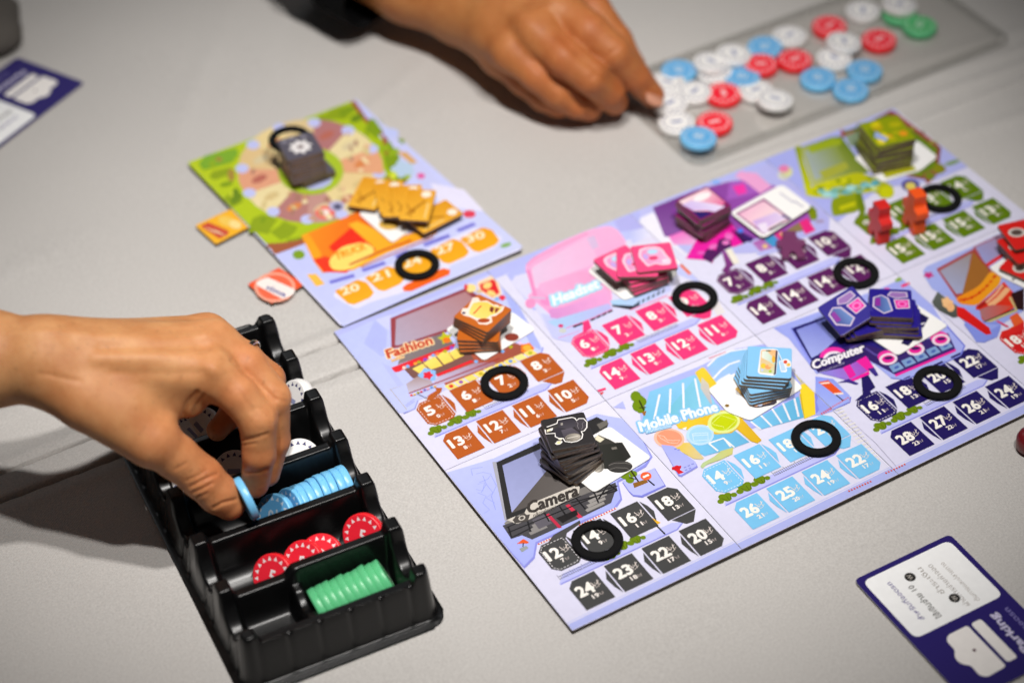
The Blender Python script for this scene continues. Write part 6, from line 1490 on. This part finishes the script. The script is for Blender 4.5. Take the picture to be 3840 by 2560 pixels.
nail(p1, J(835, 1912, 41.5), ROT[:, 1] * -.75 + ROT[:, 2] * .6 - ROT[:, 0] * .2, J(860, 1888, 39) - J(757, 1790, 56), 10.5, 12.5)
cn = ROT[:, 0] * .86 + ROT[:, 1] * .44 + ROT[:, 2] * -.22
chip('blue', J(922, 1868, 41), 'light blue chip held between thumb and index finger', 'light blue chips in the rack', axis_quat(cn), .4, True)

# upper person: hand reaching for the loose chips
p2 = empty('person', (0, 0, 0)); tag(p2, 'hand and wrist with a black sleeve at the top, reaching for the loose chips', 'person')
w2 = K(1010, 40, 38)
i2, m2, r2, l2 = K(1560, 60, 62), K(1420, 190, 58), K(1290, 300, 46), K(1210, 330, 30)
fing2 = [
    [(i2, 13.5), (K(1740, 190, 60), 12.2), (K(1880, 310, 50), 11.0), (K(2010, 450, 31), 9.3), (K(2110, 560, 16), 7.8)],
    [(m2, 13), (K(1590, 340, 53), 11.5), (K(1745, 455, 42), 10.8), (K(1850, 545, 26), 9.6), (K(1890, 600, 15), 8.4)],
    [(r2, 12.5), (K(1440, 440, 38), 10.8), (K(1560, 540, 28), 10.2), (K(1660, 610, 18), 9.0), (K(1740, 640, 12), 8.0)],
    [(l2, 11), (K(1350, 470, 22), 9.4), (K(1470, 570, 16), 8.8), (K(1560, 620, 12), 8.0)],
    [(K(1500, -60, 48), 13), (K(1760, 60, 46), 11.5), (K(1900, 240, 36), 10.0), (K(1990, 400, 22), 8.8), (K(2050, 520, 12), 7.6)],
]
palm2 = [(K(150, -420, 50), K(700, -110, 42), 30, 27), (K(700, -110, 42), w2, 27, 24), (w2, i2, 23, 15), (w2, m2, 22, 14), (w2, r2, 22, 13), (w2, l2, 19, 12), (w2, K(1500, -60, 48), 20, 14), (K(1250, 120, 48), K(1480, 200, 44), 22, 18)]
cre2 = [(K(1420, 180, 74), K(1380, 165, 74), -1.6, 7), (K(1540, 40, 77), K(1520, 20, 77), -1.8, 7), (K(1850, 300, 66), K(1900, 300, 62), .6, 1.6), (K(1750, 440, 60), K(1700, 480, 56), .5, 1.6), (K(1240, 200, 72), K(1250, 260, 70), 1.2, 5)]
LN2 = [([(1570, 210), (1720, 360), (1930, 520)], 1.5, 16), ([(1420, 370), (1560, 500), (1690, 630)], 1.3, 14), ([(1250, 40), (1400, 150)], -1.2, 30), ([(1380, -20), (1520, 15)], -1.2, 30), ([(1840, 330), (1900, 290)], .7, 8), ([(1740, 470), (1790, 430)], .6, 8), ([(2060, 540), (2130, 500)], .6, 6), ([(1290, 200), (1340, 280)], 1.0, 20)]
me = hand_mesh('hand', fing2, palm2, cre2, 1.6, kf=1.4, lines=LN2, fr='h')
link('hand_and_forearm', me, p2, SKIN2)
nail(p2, K(2128, 572, 22), (.35, -.35, .85), np.array(K(2110, 560, 16)) - np.array(K(2010, 450, 31)), 10, 12)
# the sleeve: a loose cuff of cloth round the forearm
def sleeve(parent, a, b, ra, rb, tilt):
    d = np.array(b) - np.array(a); L = np.linalg.norm(d); d = d / L; s_ = np.cross(d, [0, 0, 1]); s_ /= np.linalg.norm(s_); u_ = np.cross(s_, d)
    V = []; F = []; n, m_ = 64, 26
    for i in range(m_):
        t = i / (m_ - 1)
        for j in range(n):
            q = 2 * math.pi * j / n
            r = (ra + (rb - ra) * t) * (1 + .05 * math.sin(3 * q + 5 * t) + .03 * math.sin(7 * q - 9 * t) + .02 * math.sin(22 * t))
            p = np.array(a) + d * (L * t + tilt * math.sin(q) * t) + s_ * r * math.cos(q) + u_ * r * math.sin(q); p[2] = max(p[2], 1.0)
            V.append(p)
    for i in range(m_ - 1):
        for j in range(n): F.append((i * n + j, i * n + (j + 1) % n, (i + 1) * n + (j + 1) % n, (i + 1) * n + j))
    # fold the hem inwards so that the cloth has a thickness
    k = len(V)
    for j in range(n):
        c = np.array(b) + d * (-4); V.append(np.array(V[(m_ - 1) * n + j]) * .94 + c * .06)
    for j in range(n): F.append(((m_ - 1) * n + j, (m_ - 1) * n + (j + 1) % n, k + (j + 1) % n, k + j))
    link('sleeve', mesh('sleeve', V, F, True), parent, M_SLEEVE)
sleeve(p2, K(80, -400, 50), K(505, -80, 44), 36, 31, 5)
